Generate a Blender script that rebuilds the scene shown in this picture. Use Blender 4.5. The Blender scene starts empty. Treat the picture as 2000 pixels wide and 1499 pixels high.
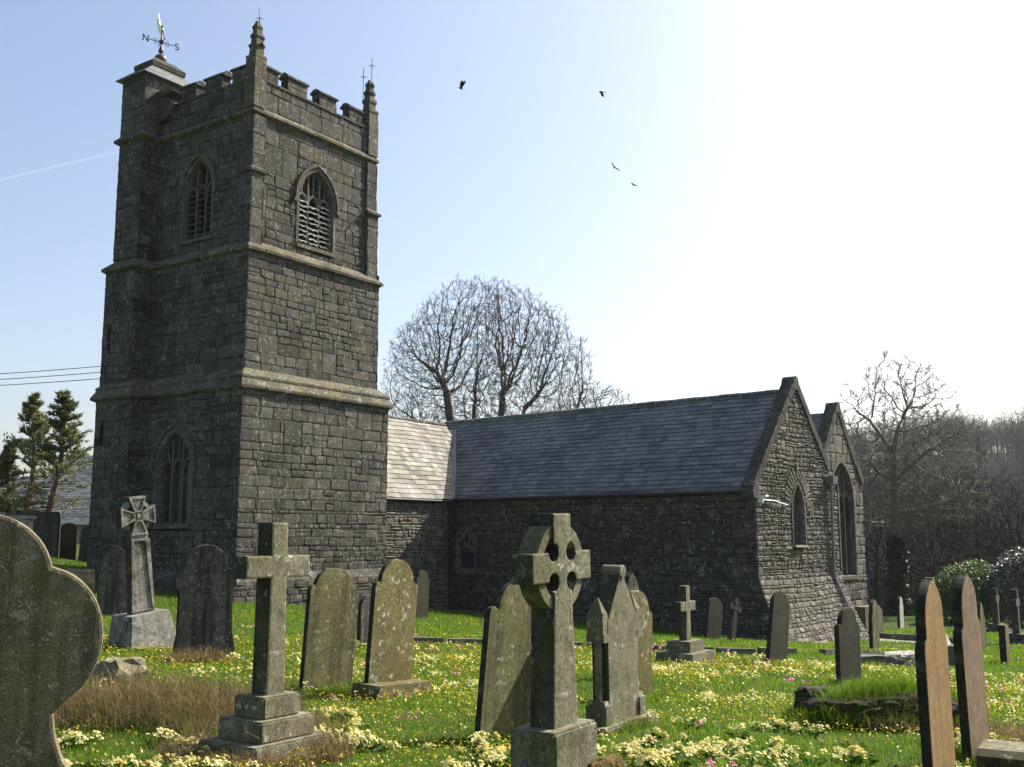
import bpy, bmesh, math, random
import numpy as np
from mathutils import Vector, Matrix, kdtree, noise

SC = bpy.context.scene
COL = SC.collection
R = math.radians

# ------------------------------------------------------------------ camera
EYE = 1.6
cam_d = bpy.data.cameras.new("camera")
cam = bpy.data.objects.new("camera", cam_d)
COL.objects.link(cam)
cam.location = (0, 0, EYE)
cam.rotation_euler = (R(90 + 8.27), 0, 0)
cam_d.sensor_width = 36.0
cam_d.lens = 36.0 * 2030 / 2000
cam_d.clip_start = 0.1
cam_d.clip_end = 20000
SC.camera = cam

# ------------------------------------------------------------------ sky, sun, exposure
SUN_EL, SUN_AZ = 42.0, 56.0          # azimuth measured from +Y towards +X
SUN_STRENGTH, SKY_STRENGTH, EXPOSURE = 5.0, 0.10, 1.1
world = bpy.data.worlds.new("World")
SC.world = world
world.use_nodes = True
wn = world.node_tree
bg = wn.nodes["Background"]
sky = wn.nodes.new("ShaderNodeTexSky")
sky.sky_type = 'NISHITA'
sky.sun_disc = False
sky.sun_elevation = R(SUN_EL)
sky.sun_rotation = R(SUN_AZ)
sky.altitude = 50
sky.air_density = 1.0
sky.dust_density = 3.2
sky.ozone_density = 1.0
wn.links.new(sky.outputs[0], bg.inputs[0])
bg.inputs[1].default_value = SKY_STRENGTH
sd = bpy.data.lights.new("sun", 'SUN')
sd.energy = SUN_STRENGTH
sd.angle = R(0.5)
sd.color = (1.0, 0.95, 0.87)
sun = bpy.data.objects.new("sun", sd)
COL.objects.link(sun)
sdir = Vector((math.sin(R(SUN_AZ)) * math.cos(R(SUN_EL)), math.cos(R(SUN_AZ)) * math.cos(R(SUN_EL)), math.sin(R(SUN_EL))))
sun.rotation_euler = sdir.to_track_quat('Z', 'Y').to_euler()
sun.location = (30, 20, 40)
SC.view_settings.view_transform = 'Standard'
SC.view_settings.look = 'None'
SC.view_settings.exposure = EXPOSURE
SC.view_settings.gamma = 1
SC.render.engine = 'CYCLES'
SC.cycles.use_denoising = True
SC.cycles.max_bounces = 6
SC.cycles.diffuse_bounces = 3
SC.cycles.transparent_max_bounces = 8
SC.cycles.volume_bounces = 0

# ------------------------------------------------------------------ helpers
def tag(o, label=None, cat=None, group=None, kind=None):
    if label: o["label"] = label
    if cat: o["category"] = cat
    if group: o["group"] = group
    if kind: o["kind"] = kind
    return o

def empty(name, loc, rot=(0, 0, 0)):
    o = bpy.data.objects.new(name, None)
    o.empty_display_size = 0.3
    o.location = loc
    o.rotation_euler = rot
    COL.objects.link(o)
    return o

def wloc(o):
    v = Vector((0, 0, 0))
    while o:
        v += Vector(o.location)
        o = o.parent
    return v

class MB:
    """collects shapes of ONE mesh object"""
    def __init__(s):
        s.v, s.f, s.t, s.m = [], [], [], []
    def add(s, vs, fs, tone=(1, .5, .5), mat=0):
        k = len(s.v)
        s.v.extend(vs)
        for f in fs:
            s.f.append([i + k for i in f])
            s.t.append(tone)
            s.m.append(mat)
    def box(s, c, hx, hy, hz, X=(1, 0, 0), Y=(0, 1, 0), Z=(0, 0, 1), tone=(1, .5, .5), mat=0, top=1.0):
        c, X, Y, Z = Vector(c), Vector(X), Vector(Y), Vector(Z)
        vs = []
        for sz in (-1, 1):
            q = top if sz > 0 else 1
            for sx, sy in ((-1, -1), (1, -1), (1, 1), (-1, 1)):
                vs.append(tuple(c + X * hx * sx * q + Y * hy * sy * q + Z * hz * sz))
        s.add(vs, [(0, 3, 2, 1), (4, 5, 6, 7), (0, 1, 5, 4), (1, 2, 6, 5), (2, 3, 7, 6), (3, 0, 4, 7)], tone, mat)
    def tube(s, pts, rad, n=6, tone=(1, .5, .5), mat=0, cap=True):
        pts = [Vector(p) for p in pts]
        if not hasattr(rad, '__len__'): rad = [rad] * len(pts)
        vs, fs = [], []
        for i, p in enumerate(pts):
            d = (pts[min(i + 1, len(pts) - 1)] - pts[max(i - 1, 0)]).normalized()
            a = d.cross(Vector((0, 0, 1)) if abs(d.z) < .9 else Vector((1, 0, 0))).normalized()
            b = d.cross(a)
            for k in range(n):
                t = 2 * math.pi * k / n
                vs.append(tuple(p + (a * math.cos(t) + b * math.sin(t)) * rad[i]))
        for i in range(len(pts) - 1):
            for k in range(n):
                k2 = (k + 1) % n
                fs.append((i * n + k, (i + 1) * n + k, (i + 1) * n + k2, i * n + k2))
        if cap:
            fs.append(tuple(range(n)))
            fs.append(tuple(reversed(range((len(pts) - 1) * n, len(pts) * n))))
        s.add(vs, fs, tone, mat)
    def lathe(s, c, prof, n=12, tone=(1, .5, .5), mat=0, rot=0.0, jit=0.0, rng=random):
        vs, fs = [], []
        for r, z in prof:
            for k in range(n):
                t = 2 * math.pi * k / n + rot
                q = 1 + (rng.uniform(-jit, jit) if jit else 0)
                vs.append((c[0] + r * q * math.cos(t), c[1] + r * q * math.sin(t), c[2] + z))
        for i in range(len(prof) - 1):
            for k in range(n):
                k2 = (k + 1) % n
                fs.append((i * n + k, i * n + k2, (i + 1) * n + k2, (i + 1) * n + k))
        fs.append(tuple(reversed(range(n))))
        fs.append(tuple(range((len(prof) - 1) * n, len(prof) * n)))
        s.add(vs, fs, tone, mat)
    def prism(s, F, poly, d0, d1, tone=(1, .5, .5), mat=0):
        n = len(poly)
        vs = [F.P(a, z, d1) for a, z in poly] + [F.P(a, z, d0) for a, z in poly]
        fs = [tuple(range(n)), tuple(reversed(range(n, 2 * n)))]
        for i in range(n):
            j = (i + 1) % n
            fs.append((i, i + n, j + n, j))
        s.add(vs, fs, tone, mat)
    def bar(s, F, pts, w, d0, d1, tone=(1, .5, .5), mat=0, closed=False):
        n = len(pts)
        vs, fs = [], []
        for i in range(n):
            if closed:
                p0, p1 = Vector(pts[i - 1]), Vector(pts[(i + 1) % n])
            else:
                p0, p1 = Vector(pts[max(i - 1, 0)]), Vector(pts[min(i + 1, n - 1)])
            p = Vector(pts[i])
            e = p1 - p0
            if e.length < 1e-6: e = Vector((0, 1))
            e.normalize()
            nn = Vector((-e.y, e.x))
            k = 1.0
            if 0 < i < n - 1 or closed:
                q = (Vector(pts[(i + 1) % n]) - p)
                if q.length > 1e-6:
                    q.normalize()
                    k = 1 / max(.4, abs(e.dot(q)))
            l, r = p + nn * w * .5 * k, p - nn * w * .5 * k
            vs += [F.P(l.x, l.y, d1), F.P(r.x, r.y, d1), F.P(r.x, r.y, d0), F.P(l.x, l.y, d0)]
        m = n if closed else n - 1
        for i in range(m):
            a, b = 4 * i, 4 * ((i + 1) % n)
            for k in range(4):
                k2 = (k + 1) % 4
                fs.append((a + k, a + k2, b + k2, b + k))
        if not closed:
            fs.append((3, 2, 1, 0))
            e = 4 * (n - 1)
            fs.append((e, e + 1, e + 2, e + 3))
        s.add(vs, fs, tone, mat)
    def hsweep(s, path, prof, closed=True, seg=0.8, jit=.012, rng=random, tone=None):
        """moulding with profile (out, z) along a horizontal path, outward on its right"""
        n = len(path)
        P = [Vector(p) for p in path]
        rows = []
        rng_ = range(n) if closed else range(n - 1)
        for i in range(n):
            a = P[i - 1] if (closed or i > 0) else None
            b = P[(i + 1) % n] if (closed or i < n - 1) else None
            e0 = (P[i] - a).normalized() if a is not None else (b - P[i]).normalized()
            e1 = (b - P[i]).normalized() if b is not None else e0
            n0, n1 = Vector((e0.y, -e0.x)), Vector((e1.y, -e1.x))
            m = (n0 + n1) / max(.2, 1 + n0.dot(n1))
            rows.append((P[i], m, 0))
            if b is not None:
                L = (b - P[i]).length
                k = int(L / seg)
                for j in range(1, k):
                    t = j / k + rng.uniform(-.2, .2) / k
                    q = P[i].lerp(b, t)
                    w = .02 / L
                    rows.append((P[i].lerp(b, t - w), n1, 1))
                    rows.append((P[i].lerp(b, t + w), n1, 1))
        vs, fs, mlen = [], [], len(prof)
        jj = (0, 0)
        for q, m, fl in rows:
            jj = (rng.uniform(-jit, jit), rng.uniform(-jit, jit))
            for d, z in prof:
                c = q + m * (d + (jj[0] if d > .05 else 0))
                vs.append((c.x, c.y, z + jj[1] * (1 if d > .05 else 0)))
        N = len(rows)
        for i in range(N if closed else N - 1):
            j = (i + 1) % N
            tn = tone or (rng.uniform(.8, 1.15), rng.random(), rng.random())
            k0 = len(s.v)
            for k in range(mlen - 1):
                s.f.append([k0 + i * mlen + k, k0 + j * mlen + k, k0 + j * mlen + k + 1, k0 + i * mlen + k + 1])
                s.t.append(tn); s.m.append(0)
        s.v.extend(vs)
    def build(s, name, mats, parent=None, smooth=False, local=False, loc=None, rot=None):
        off = Vector((0, 0, 0))
        if parent is not None and not local: off = wloc(parent)
        if parent is None and loc is not None and not local: off = Vector(loc)
        me = bpy.data.meshes.new(name)
        vs = s.v if off.length == 0 else [(x - off.x, y - off.y, z - off.z) for x, y, z in s.v]
        me.from_pydata([tuple(v) for v in vs], [], s.f)
        if not isinstance(mats, (list, tuple)): mats = [mats]
        for m in mats: me.materials.append(m)
        n = len(me.polygons)
        if n == len(s.t):
            at = me.attributes.new("tone", 'FLOAT_COLOR', 'FACE')
            a = np.ones((n, 4), dtype=np.float32)
            a[:, :3] = np.array(s.t, dtype=np.float32)
            at.data.foreach_set("color", a.ravel())
            me.polygons.foreach_set("material_index", np.array(s.m, dtype=np.int32))
        if smooth: me.polygons.foreach_set("use_smooth", np.ones(n, dtype=bool))
        me.update()
        o = bpy.data.objects.new(name, me)
        COL.objects.link(o)
        if parent is not None: o.parent = parent
        if loc is not None: o.location = loc
        if rot is not None: o.rotation_euler = rot
        return o

class Frame:
    """a wall: origin (x, y), right-hand direction A seen from outside, outward normal N"""
    def __init__(s, O, A, off=None):
        s.O, s.A = Vector(O[:2]), Vector(A[:2]).normalized()
        s.N = Vector((s.A.y, -s.A.x))
        s.off = off
    def P(s, a, z, d=0.0):
        if s.off: d = d + s.off(z)
        q = s.O + s.A * a + s.N * d
        return (q.x, q.y, z)

def arch(a0, a1, zs, zt, n=10):
    """pointed arch from (a0,zs) over the apex to (a1,zs)"""
    w, r = (a1 - a0) / 2, zt - zs
    c = (a0 + a1) / 2
    Rr = (w * w + r * r) / (2 * w)
    pts = []
    th = math.atan2(r, Rr - w)
    for i in range(n + 1):
        t = th * i / n
        pts.append((a0 + Rr - Rr * math.cos(t), zs + Rr * math.sin(t)))
    for i in range(n - 1, -1, -1):
        t = th * i / n
        pts.append((a1 - Rr + Rr * math.cos(t), zs + Rr * math.sin(t)))
    return pts

def arch_hole(a0, a1, z0, zs, zt, pad=.1):
    pts = arch(a0 - pad, a1 + pad, zs, zt + pad, 12)
    def h(za, zb):
        if zb <= z0 - pad or za >= zt + pad: return None
        z = max(za, zs)
        zm = max((za + zb) / 2, z0)
        if zm <= zs: return (a0 - pad, a1 + pad)
        l = [a for a, zz in pts[:13] if zz >= zm]
        r = [a for a, zz in pts[12:] if zz >= zm]
        if not l or not r:
            c = (a0 + a1) / 2
            return (c - .02, c + .02)
        return (min(l), max(r))
    return h

def stone(mb, F, q, depth, gap, tone, rng, rough=.018):
    """one irregular block; q = corners bl, br, tr, tl as (a, z)"""
    ca = sum(p[0] for p in q) / 4
    cz = sum(p[1] for p in q) / 4
    w = max(.02, (q[1][0] - q[0][0] + q[2][0] - q[3][0]) / 2)
    h = max(.02, (q[2][1] - q[1][1] + q[3][1] - q[0][1]) / 2)
    ring = []
    ch = min(.25, .04 / min(w, h) + .05)
    for i in range(4):
        p, p2 = q[i], q[(i + 1) % 4]
        L = math.hypot(p2[0] - p[0], p2[1] - p[1])
        ts = [ch * .5 * rng.uniform(.4, 1.6)]
        k = int(L / .3)
        for j in range(k):
            ts.append((j + 1) / (k + 1) + rng.uniform(-.05, .05))
        ts.append(1 - ch * .5 * rng.uniform(.4, 1.6))
        for t in ts:
            ring.append([p[0] + (p2[0] - p[0]) * t + rng.uniform(-rough, rough), p[1] + (p2[1] - p[1]) * t + rng.uniform(-rough, rough) * .8])
    ga, gz = max(.3, 1 - gap / w), max(.3, 1 - gap / h)
    b = min(.032, .2 * min(w, h))
    b1a, b1z = max(.3, 1 - (gap + b * .7) / w), max(.3, 1 - (gap + b * .7) / h)
    b2a, b2z = max(.2, 1 - (gap + b * 2.4) / w), max(.2, 1 - (gap + b * 2.4) / h)
    n = len(ring)
    tl, tz = rng.uniform(-.3, .3) * depth / w, rng.uniform(-.3, .3) * depth / h
    vs = []
    for sa, sz, d in ((ga, gz, -.015), (b1a, b1z, depth * .72), (b2a, b2z, depth)):
        for a, z in ring:
            da, dz = a - ca, z - cz
            dd = d if d < 0 else d + (tl * da + tz * dz) + rng.uniform(-.2, .2) * depth * .5
            vs.append(F.P(ca + da * sa, cz + dz * sz, dd))
    vs.append(F.P(ca, cz, depth * rng.uniform(.95, 1.25)))
    fs = []
    for r_ in (0, 1):
        for i in range(n):
            j = (i + 1) % n
            fs.append((r_ * n + i, r_ * n + j, (r_ + 1) * n + j, (r_ + 1) * n + i))
    for i in range(n):
        fs.append((2 * n + i, 2 * n + (i + 1) % n, 3 * n))
    mb.add(vs, fs, tone)

def masonry(mb, F, W, z0, z1, hr, wf, seed, holes=(), lo=None, hi=None, depth=(.006, .026), gap=.018, wave=.05,
            corner=(True, True), tall=.06, split=.12, quoin=.0, ext=.03):
    rng = random.Random(seed)
    lo = lo or (lambda z: 0.0)
    hi = hi or (lambda z: W)
    # backing of mortar, left open at the holes
    zz, z = [], z0
    while z < z1 - 1e-6:
        zz.append(z); z += .12
    zz.append(z1)
    for za, zb in zip(zz[:-1], zz[1:]):
        iv = sorted([h for h in (f(za, zb) for f in holes) if h])
        cur = None
        segs, c0, c1 = [], lo(za), lo(zb)
        first = True
        x = None
        edges = []
        for h in iv:
            edges.append(h)
        L0, L1 = lo(za), lo(zb)
        for h in edges:
            segs.append((L0, h[0] + .06, h[0] + .06, L1)); L0 = L1 = h[1] - .06
        segs.append((L0, hi(za), hi(zb), L1))
        for s_ in segs:
            if s_[1] - s_[0] < .01 and s_[2] - s_[3] < .01: continue
            mb.add([F.P(s_[0], za), F.P(s_[1], za), F.P(s_[2], zb), F.P(s_[3], zb)], [(0, 1, 2, 3)], (.33, .5, .5))
    rows, z = [], z0
    while z < z1 - .05:
        h = rng.uniform(*hr)
        if z + h > z1 - hr[0] * .6: h = z1 - z
        rows.append((z, z + h)); z += h
    res = [[] for _ in range(len(rows) + 1)]
    def wz(a, z):
        if z <= z0 + 1e-6 or z >= z1 - 1e-6: return z
        return z + wave * (noise.noise(Vector((a * .45 + seed, z * .7, seed * 1.7))) + .5 * noise.noise(Vector((a * 1.7, z * 1.3, seed))))
    for r, (za, zb) in enumerate(rows):
        h = zb - za
        iv = list(res[r]) + [x for x in (f(za, zb) for f in holes) if x]
        iv.sort()
        free, c = [], max(min(lo(za), lo(zb)), min(lo(za), lo(zb)))
        end = max(hi(za), hi(zb))
        for x in iv:
            if x[0] > c: free.append((c, x[0]))
            c = max(c, x[1])
        if end > c: free.append((c, end))
        for f0, f1 in free:
            a = f0
            while a < f1 - 1e-4:
                w = h * rng.uniform(*wf)
                w = max(.12, min(w, 1.35))
                if quoin and (a < .05 or f1 > W - .05 and f1 - a < quoin * 2): w = quoin * rng.uniform(.8, 1.5)
                if f1 - a - w < .12: w = f1 - a
                b = a + w
                top = zb
                if r + 1 < len(rows) and rng.random() < tall and lo(rows[r + 1][1]) <= a + .01 and hi(rows[r + 1][1]) >= b - .01:
                    z2 = rows[r + 1][1]
                    if not any((f(zb, z2) or (9e9, 9e9))[0] < b + .01 and (f(zb, z2) or (-9e9, -9e9))[1] > a - .01 for f in holes) and \
                       not any(x[0] < b and x[1] > a for x in res[r + 1]):
                        top = z2; res[r + 1].append((a, b))
                pcs = [(za, top)]
                if h > hr[0] * 1.3 and rng.random() < split and top == zb:
                    m = za + h * rng.uniform(.35, .65)
                    pcs = [(za, m), (m, zb)]
                for pa, pb in pcs:
                    l0, l1, r0, r1 = a, a, b, b
                    l0, l1 = max(a, lo(pa)), max(a, lo(pb))
                    r0, r1 = min(b, hi(pa)), min(b, hi(pb))
                    if corner[0] and a <= lo(za) + .02: l0 -= ext; l1 -= ext
                    if corner[1] and b >= end - .02: r0 += ext; r1 += ext
                    if r0 - l0 < .04: continue
                    r1 = max(r1, l1 + .02)
                    tone = (max(.55, min(1.5, rng.gauss(1, .13))), rng.random(), rng.random())
                    jz = lambda: rng.gauss(0, .05) * min(.25, pb - pa)
                    stone(mb, F, [(l0, wz(l0, pa) + jz()), (r0, wz(r0, pa) + jz()), (r1, wz(r1, pb) + jz()), (l1, wz(l1, pb) + jz())], rng.uniform(*depth), gap, tone, rng)
                a = b

def slates(mb, O, U, V, L, S, ex, w, seed, hue=.5, lo=None, tr=(.6, 1.4)):
    """slate courses: U along the eaves, V up the slope (unit 3D vectors)"""
    rng = random.Random(seed)
    O, U, V = Vector(O), Vector(U).normalized(), Vector(V).normalized()
    N = U.cross(V)
    if N.z < 0: N = -N
    c0, c1, c2, c3 = O, O + U * L, O + U * L + V * S, O + V * S
    f = (0, 1, 2, 3) if U.cross(V).z > 0 else (3, 2, 1, 0)
    mb.add([tuple(c - N * .07) for c in (c0, c1, c2, c3)], [f], (.5, .5, .5))
    n = int(S / ex)
    for r in range(n + 1):
        s0 = r * S / n
        s1 = min(S, s0 + S / n * 1.25)
        if r == n: break
        x = -rng.uniform(0, w)
        while x < L:
            ww = w * rng.uniform(.75, 1.25)
            a, b = max(0, x), min(L, x + ww)
            x += ww
            if b - a < .03: continue
            g = .004
            j = rng.uniform(-.012, .012)
            dz = rng.uniform(.022, .036)
            t0 = rng.uniform(-.003, .003)
            pb = [O + U * (a + g) + V * (s0 + j) + N * (dz + t0), O + U * (b - g) + V * (s0 + j + rng.uniform(-.006, .006)) + N * (dz - t0),
                  O + U * (b - g) + V * s1 + N * .002, O + U * (a + g) + V * s1 + N * .002,
                  O + U * (a + g) + V * (s0 + j) - N * .01, O + U * (b - g) + V * (s0 + j) - N * .01]
            fs = [(0, 1, 2, 3), (4, 5, 1, 0)]
            if U.cross(V).z < 0: fs = [tuple(reversed(q)) for q in fs]
            pb = [p + N * (.035 * noise.noise(p * .45) + .012 * noise.noise(p * 1.7)) for p in pb]
            mb.add([tuple(p) for p in pb], fs, (rng.uniform(*tr), rng.random(), rng.random()))

# ------------------------------------------------------------------ materials
def newmat(name, rough=.9, spec=.2):
    m = bpy.data.materials.new(name)
    m.use_nodes = True
    nt = m.node_tree
    b = nt.nodes["Principled BSDF"]
    b.inputs["Roughness"].default_value = rough
    b.inputs["Specular IOR Level"].default_value = spec
    return m, nt, b

def N_(nt, t, **kw):
    n = nt.nodes.new(t)
    for k, v in kw.items(): setattr(n, k, v)
    return n

def noise_(nt, co, scale, detail=4, rough=.6, dist=0.0):
    n = nt.nodes.new("ShaderNodeTexNoise")
    n.inputs["Scale"].default_value = scale
    n.inputs["Detail"].default_value = detail
    n.inputs["Roughness"].default_value = rough
    n.inputs["Distortion"].default_value = dist
    nt.links.new(co, n.inputs["Vector"])
    return n.outputs["Fac"]

def ramp_(nt, fac, a, b):
    n = nt.nodes.new("ShaderNodeMapRange")
    n.inputs["From Min"].default_value = a
    n.inputs["From Max"].default_value = b
    n.interpolation_type = 'SMOOTHSTEP'
    nt.links.new(fac, n.inputs["Value"])
    return n.outputs[0]

def mix_(nt, fac, a, b, blend='MIX'):
    n = nt.nodes.new("ShaderNodeMix")
    n.data_type = 'RGBA'
    n.blend_type = blend
    for sock, v in ((n.inputs[0], fac), (n.inputs[6], a), (n.inputs[7], b)):
        if isinstance(v, bpy.types.NodeSocket): nt.links.new(v, sock)
        elif isinstance(v, (int, float)): sock.default_value = v
        else: sock.default_value = (v[0], v[1], v[2], 1)
    return n.outputs[2]

def math_(nt, op, a, b=0.0):
    n = nt.nodes.new("ShaderNodeMath")
    n.operation = op
    for sock, v in ((n.inputs[0], a), (n.inputs[1], b)):
        if isinstance(v, bpy.types.NodeSocket): nt.links.new(v, sock)
        else: sock.default_value = v
    return n.outputs[0]

def coords(nt, scale=(1, 1, 1), loc=(0, 0, 0)):
    tc = nt.nodes.new("ShaderNodeTexCoord")
    mp = nt.nodes.new("ShaderNodeMapping")
    mp.inputs["Scale"].default_value = scale
    mp.inputs["Location"].default_value = loc
    nt.links.new(tc.outputs["Object"], mp.inputs["Vector"])
    return mp.outputs[0]

def tone_(nt):
    at = nt.nodes.new("ShaderNodeAttribute")
    at.attribute_name = "tone"
    sp = nt.nodes.new("ShaderNodeSeparateColor")
    nt.links.new(at.outputs["Color"], sp.inputs[0])
    return sp.outputs[0], sp.outputs[1], sp.outputs[2]

def bump_(nt, bsdf, h, strength=.5, dist=.02):
    n = nt.nodes.new("ShaderNodeBump")
    n.inputs["Strength"].default_value = strength
    n.inputs["Distance"].default_value = dist
    nt.links.new(h, n.inputs["Height"])
    nt.links.new(n.outputs[0], bsdf.inputs["Normal"])

def stonemat(name, c1, c2, dark, lichen=(.42, .42, .37), lich=.5, moss=(.10, .11, .03), mossa=.3, scale=1.0, bump=.6,
             bdist=.02, streak=.0, usetone=True, lscale=7.0, rough=.92, seed=0.0, fine=55, grain=.4):
    m, nt, b = newmat(name, rough, .15)
    co = coords(nt, (scale,) * 3, (seed, seed * .7, 0))
    big = noise_(nt, co, .55, 4, .6)
    mid = noise_(nt, co, 5.0, 6, .65, .4)
    fin = noise_(nt, co, fine, 5, .7)
    if usetone:
        tr, tg, tb = tone_(nt)
    else:
        tr, tg, tb = 1.0, big, mid
    col = mix_(nt, tg, c1, c2)
    col = mix_(nt, math_(nt, 'MULTIPLY', ramp_(nt, mid, .42, .68), .55), col, dark)
    col = mix_(nt, math_(nt, 'MULTIPLY', ramp_(nt, big, .45, .72), .5), col, dark)
    if usetone:
        col = mix_(nt, math_(nt, 'MULTIPLY', ramp_(nt, tb, .80, .98), .4), col, tuple(a_ * b_ for a_, b_ in zip(c1, (1.12, .97, .74))))
        col = mix_(nt, math_(nt, 'MULTIPLY', ramp_(nt, tb, .14, .02), .6), col, dark)
        v = nt.nodes.new("ShaderNodeCombineColor")
        for i in range(3): nt.links.new(tr, v.inputs[i])
        col = mix_(nt, 1.0, col, v.outputs[0], 'MULTIPLY')
    if streak:
        cs = coords(nt, (9 * scale, 9 * scale, .35 * scale), (seed, 0, seed))
        st = noise_(nt, cs, 1.0, 5, .6)
        col = mix_(nt, math_(nt, 'MULTIPLY', ramp_(nt, st, .48, .62), streak), col, dark)
    if mossa:
        cm = coords(nt, (scale,) * 3, (3 + seed, 7, 1))
        mo = noise_(nt, cm, 2.2, 7, .72, .6)
        col = mix_(nt, math_(nt, 'MULTIPLY', ramp_(nt, mo, .52, .66), mossa), col, moss)
    if lich:
        vo = nt.nodes.new("ShaderNodeTexVoronoi")
        vo.inputs["Scale"].default_value = lscale
        wob = nt.nodes.new("ShaderNodeVectorMath"); wob.operation = 'ADD'
        nz = nt.nodes.new("ShaderNodeTexNoise"); nz.inputs["Scale"].default_value = 14 * scale; nz.inputs["Detail"].default_value = 3
        nt.links.new(co, nz.inputs["Vector"])
        sc_ = nt.nodes.new("ShaderNodeVectorMath"); sc_.operation = 'SCALE'; sc_.inputs[3].default_value = .16
        nt.links.new(nz.outputs["Color"], sc_.inputs[0])
        nt.links.new(co, wob.inputs[0]); nt.links.new(sc_.outputs[0], wob.inputs[1])
        nt.links.new(wob.outputs[0], vo.inputs["Vector"])
        cl = nt.nodes.new("ShaderNodeTexNoise"); cl.inputs["Scale"].default_value = 1.7 * scale; cl.inputs["Detail"].default_value = 5
        nt.links.new(co, cl.inputs["Vector"])
        spot = ramp_(nt, vo.outputs["Distance"], .30, .18)
        # only some cells carry a spot
        sp = nt.nodes.new("ShaderNodeSeparateColor")
        nt.links.new(vo.outputs["Color"], sp.inputs[0])
        pick = ramp_(nt, math_(nt, 'ADD', sp.outputs[0], math_(nt, 'MULTIPLY', cl.outputs["Fac"], .9)), .92, 1.05)
        speck = math_(nt, 'MULTIPLY', ramp_(nt, fin, .56, .66), ramp_(nt, cl.outputs["Fac"], .42, .62))
        crust = math_(nt, 'MULTIPLY', ramp_(nt, noise_(nt, co, lscale * .55, 9, .74, .8), .555, .60), ramp_(nt, cl.outputs["Fac"], .38, .6))
        la = math_(nt, 'MAXIMUM', math_(nt, 'MULTIPLY', spot, pick), math_(nt, 'MULTIPLY', speck, .7))
        la = math_(nt, 'MULTIPLY', math_(nt, 'MAXIMUM', la, math_(nt, 'MULTIPLY', crust, .8)), lich)
        col = mix_(nt, la, col, lichen)
    gr = nt.nodes.new("ShaderNodeMapRange")
    gr.inputs["From Min"].default_value, gr.inputs["From Max"].default_value = .34, .66
    gr.inputs["To Min"].default_value, gr.inputs["To Max"].default_value = 1 - grain, 1 + grain
    nt.links.new(noise_(nt, co, fine * .55, 3, .75), gr.inputs["Value"])
    gv = nt.nodes.new("ShaderNodeCombineColor")
    for i in range(3): nt.links.new(gr.outputs[0], gv.inputs[i])
    col = mix_(nt, 1.0, col, gv.outputs[0], 'MULTIPLY')
    nt.links.new(col, b.inputs["Base Color"])
    h = math_(nt, 'ADD', math_(nt, 'MULTIPLY', fin, .45), mid)
    bump_(nt, b, h, bump, bdist)
    return m

M = {}
M['tower'] = stonemat("granite rubble", (.098, .090, .072), (.073, .070, .060), (.025, .024, .020), lichen=(.32, .31, .26), lich=.55, streak=.36, mossa=.28, fine=34)
M['ledge'] = stonemat("lichened moulding stone", (.112, .10, .068), (.09, .082, .058), (.036, .033, .024), moss=(.17, .135, .03), mossa=.7, lich=.5, fine=34)
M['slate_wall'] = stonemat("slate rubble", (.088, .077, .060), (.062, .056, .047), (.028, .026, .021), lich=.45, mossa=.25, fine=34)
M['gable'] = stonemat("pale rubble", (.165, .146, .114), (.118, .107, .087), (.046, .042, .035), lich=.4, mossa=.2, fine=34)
M['dressed'] = stonemat("dressed granite", (.118, .108, .088), (.096, .089, .074), (.045, .042, .036), lich=.4, mossa=.15, usetone=False)
M['coping'] = stonemat("dark coping", (.07, .064, .05), (.05, .046, .038), (.028, .026, .022), lich=.3, moss=(.06, .065, .02), mossa=.4, usetone=False)
M['head_olive'] = stonemat("olive headstone", (.118, .108, .040), (.088, .084, .034), (.036, .035, .018), lichen=(.26, .26, .17), lich=.6, moss=(.075, .08, .022), mossa=.5, streak=.6, usetone=False, lscale=12, bump=.35, bdist=.008)
M['head_lichen'] = stonemat("ochre lichened headstone", (.155, .122, .040), (.12, .10, .036), (.05, .045, .022), lichen=(.30, .30, .23), lich=.9, moss=(.08, .082, .035), mossa=.4, streak=.35, usetone=False, lscale=9, bump=.35, bdist=.008, seed=4)
M['head_grey'] = stonemat("grey headstone", (.10, .094, .08), (.075, .07, .06), (.02, .019, .017), lichen=(.25, .25, .21), lich=.6, mossa=.3, streak=.8, usetone=False, lscale=14, bump=.35, bdist=.008, seed=9)
M['head_dark'] = stonemat("dark headstone", (.040, .038, .022), (.030, .029, .018), (.014, .014, .009), lichen=(.13, .13, .09), lich=.3, moss=(.04, .046, .014), mossa=.5, streak=.5, usetone=False, lscale=14, bump=.35, bdist=.008, seed=2)
M['edge'] = stonemat("shade blackened edge", (.035, .033, .024), (.025, .024, .018), (.012, .012, .009), lichen=(.14, .14, .10), lich=.35, moss=(.05, .05, .02), mossa=.4, usetone=False, lscale=10, bump=.4, bdist=.008, seed=11)  # shade painted in: near-black stone for edges turned from the sun
M['head_orange'] = stonemat("rusty slate headstone", (.27, .155, .05), (.21, .13, .05), (.12, .085, .04), lichen=(.30, .27, .21), lich=.35, moss=(.12, .10, .045), mossa=.4, streak=.5, usetone=False, lscale=10, bump=.3, bdist=.006, seed=6, grain=.25)
M['head_brown'] = stonemat("brown slate headstone", (.20, .135, .07), (.16, .112, .063), (.09, .068, .044), lichen=(.27, .25, .2), lich=.3, moss=(.10, .09, .045), mossa=.3, streak=.4, usetone=False, lscale=10, bump=.3, bdist=.006, seed=8, grain=.25)
M['head_big'] = stonemat("brown green weathered headstone", (.225, .18, .115), (.18, .15, .09), (.06, .05, .03), lichen=(.38, .37, .28), lich=.7, moss=(.12, .125, .04), mossa=.8, streak=.5, usetone=False, lscale=20, bump=.9, bdist=.008, seed=3, fine=170, grain=.6, scale=1.6)
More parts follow.
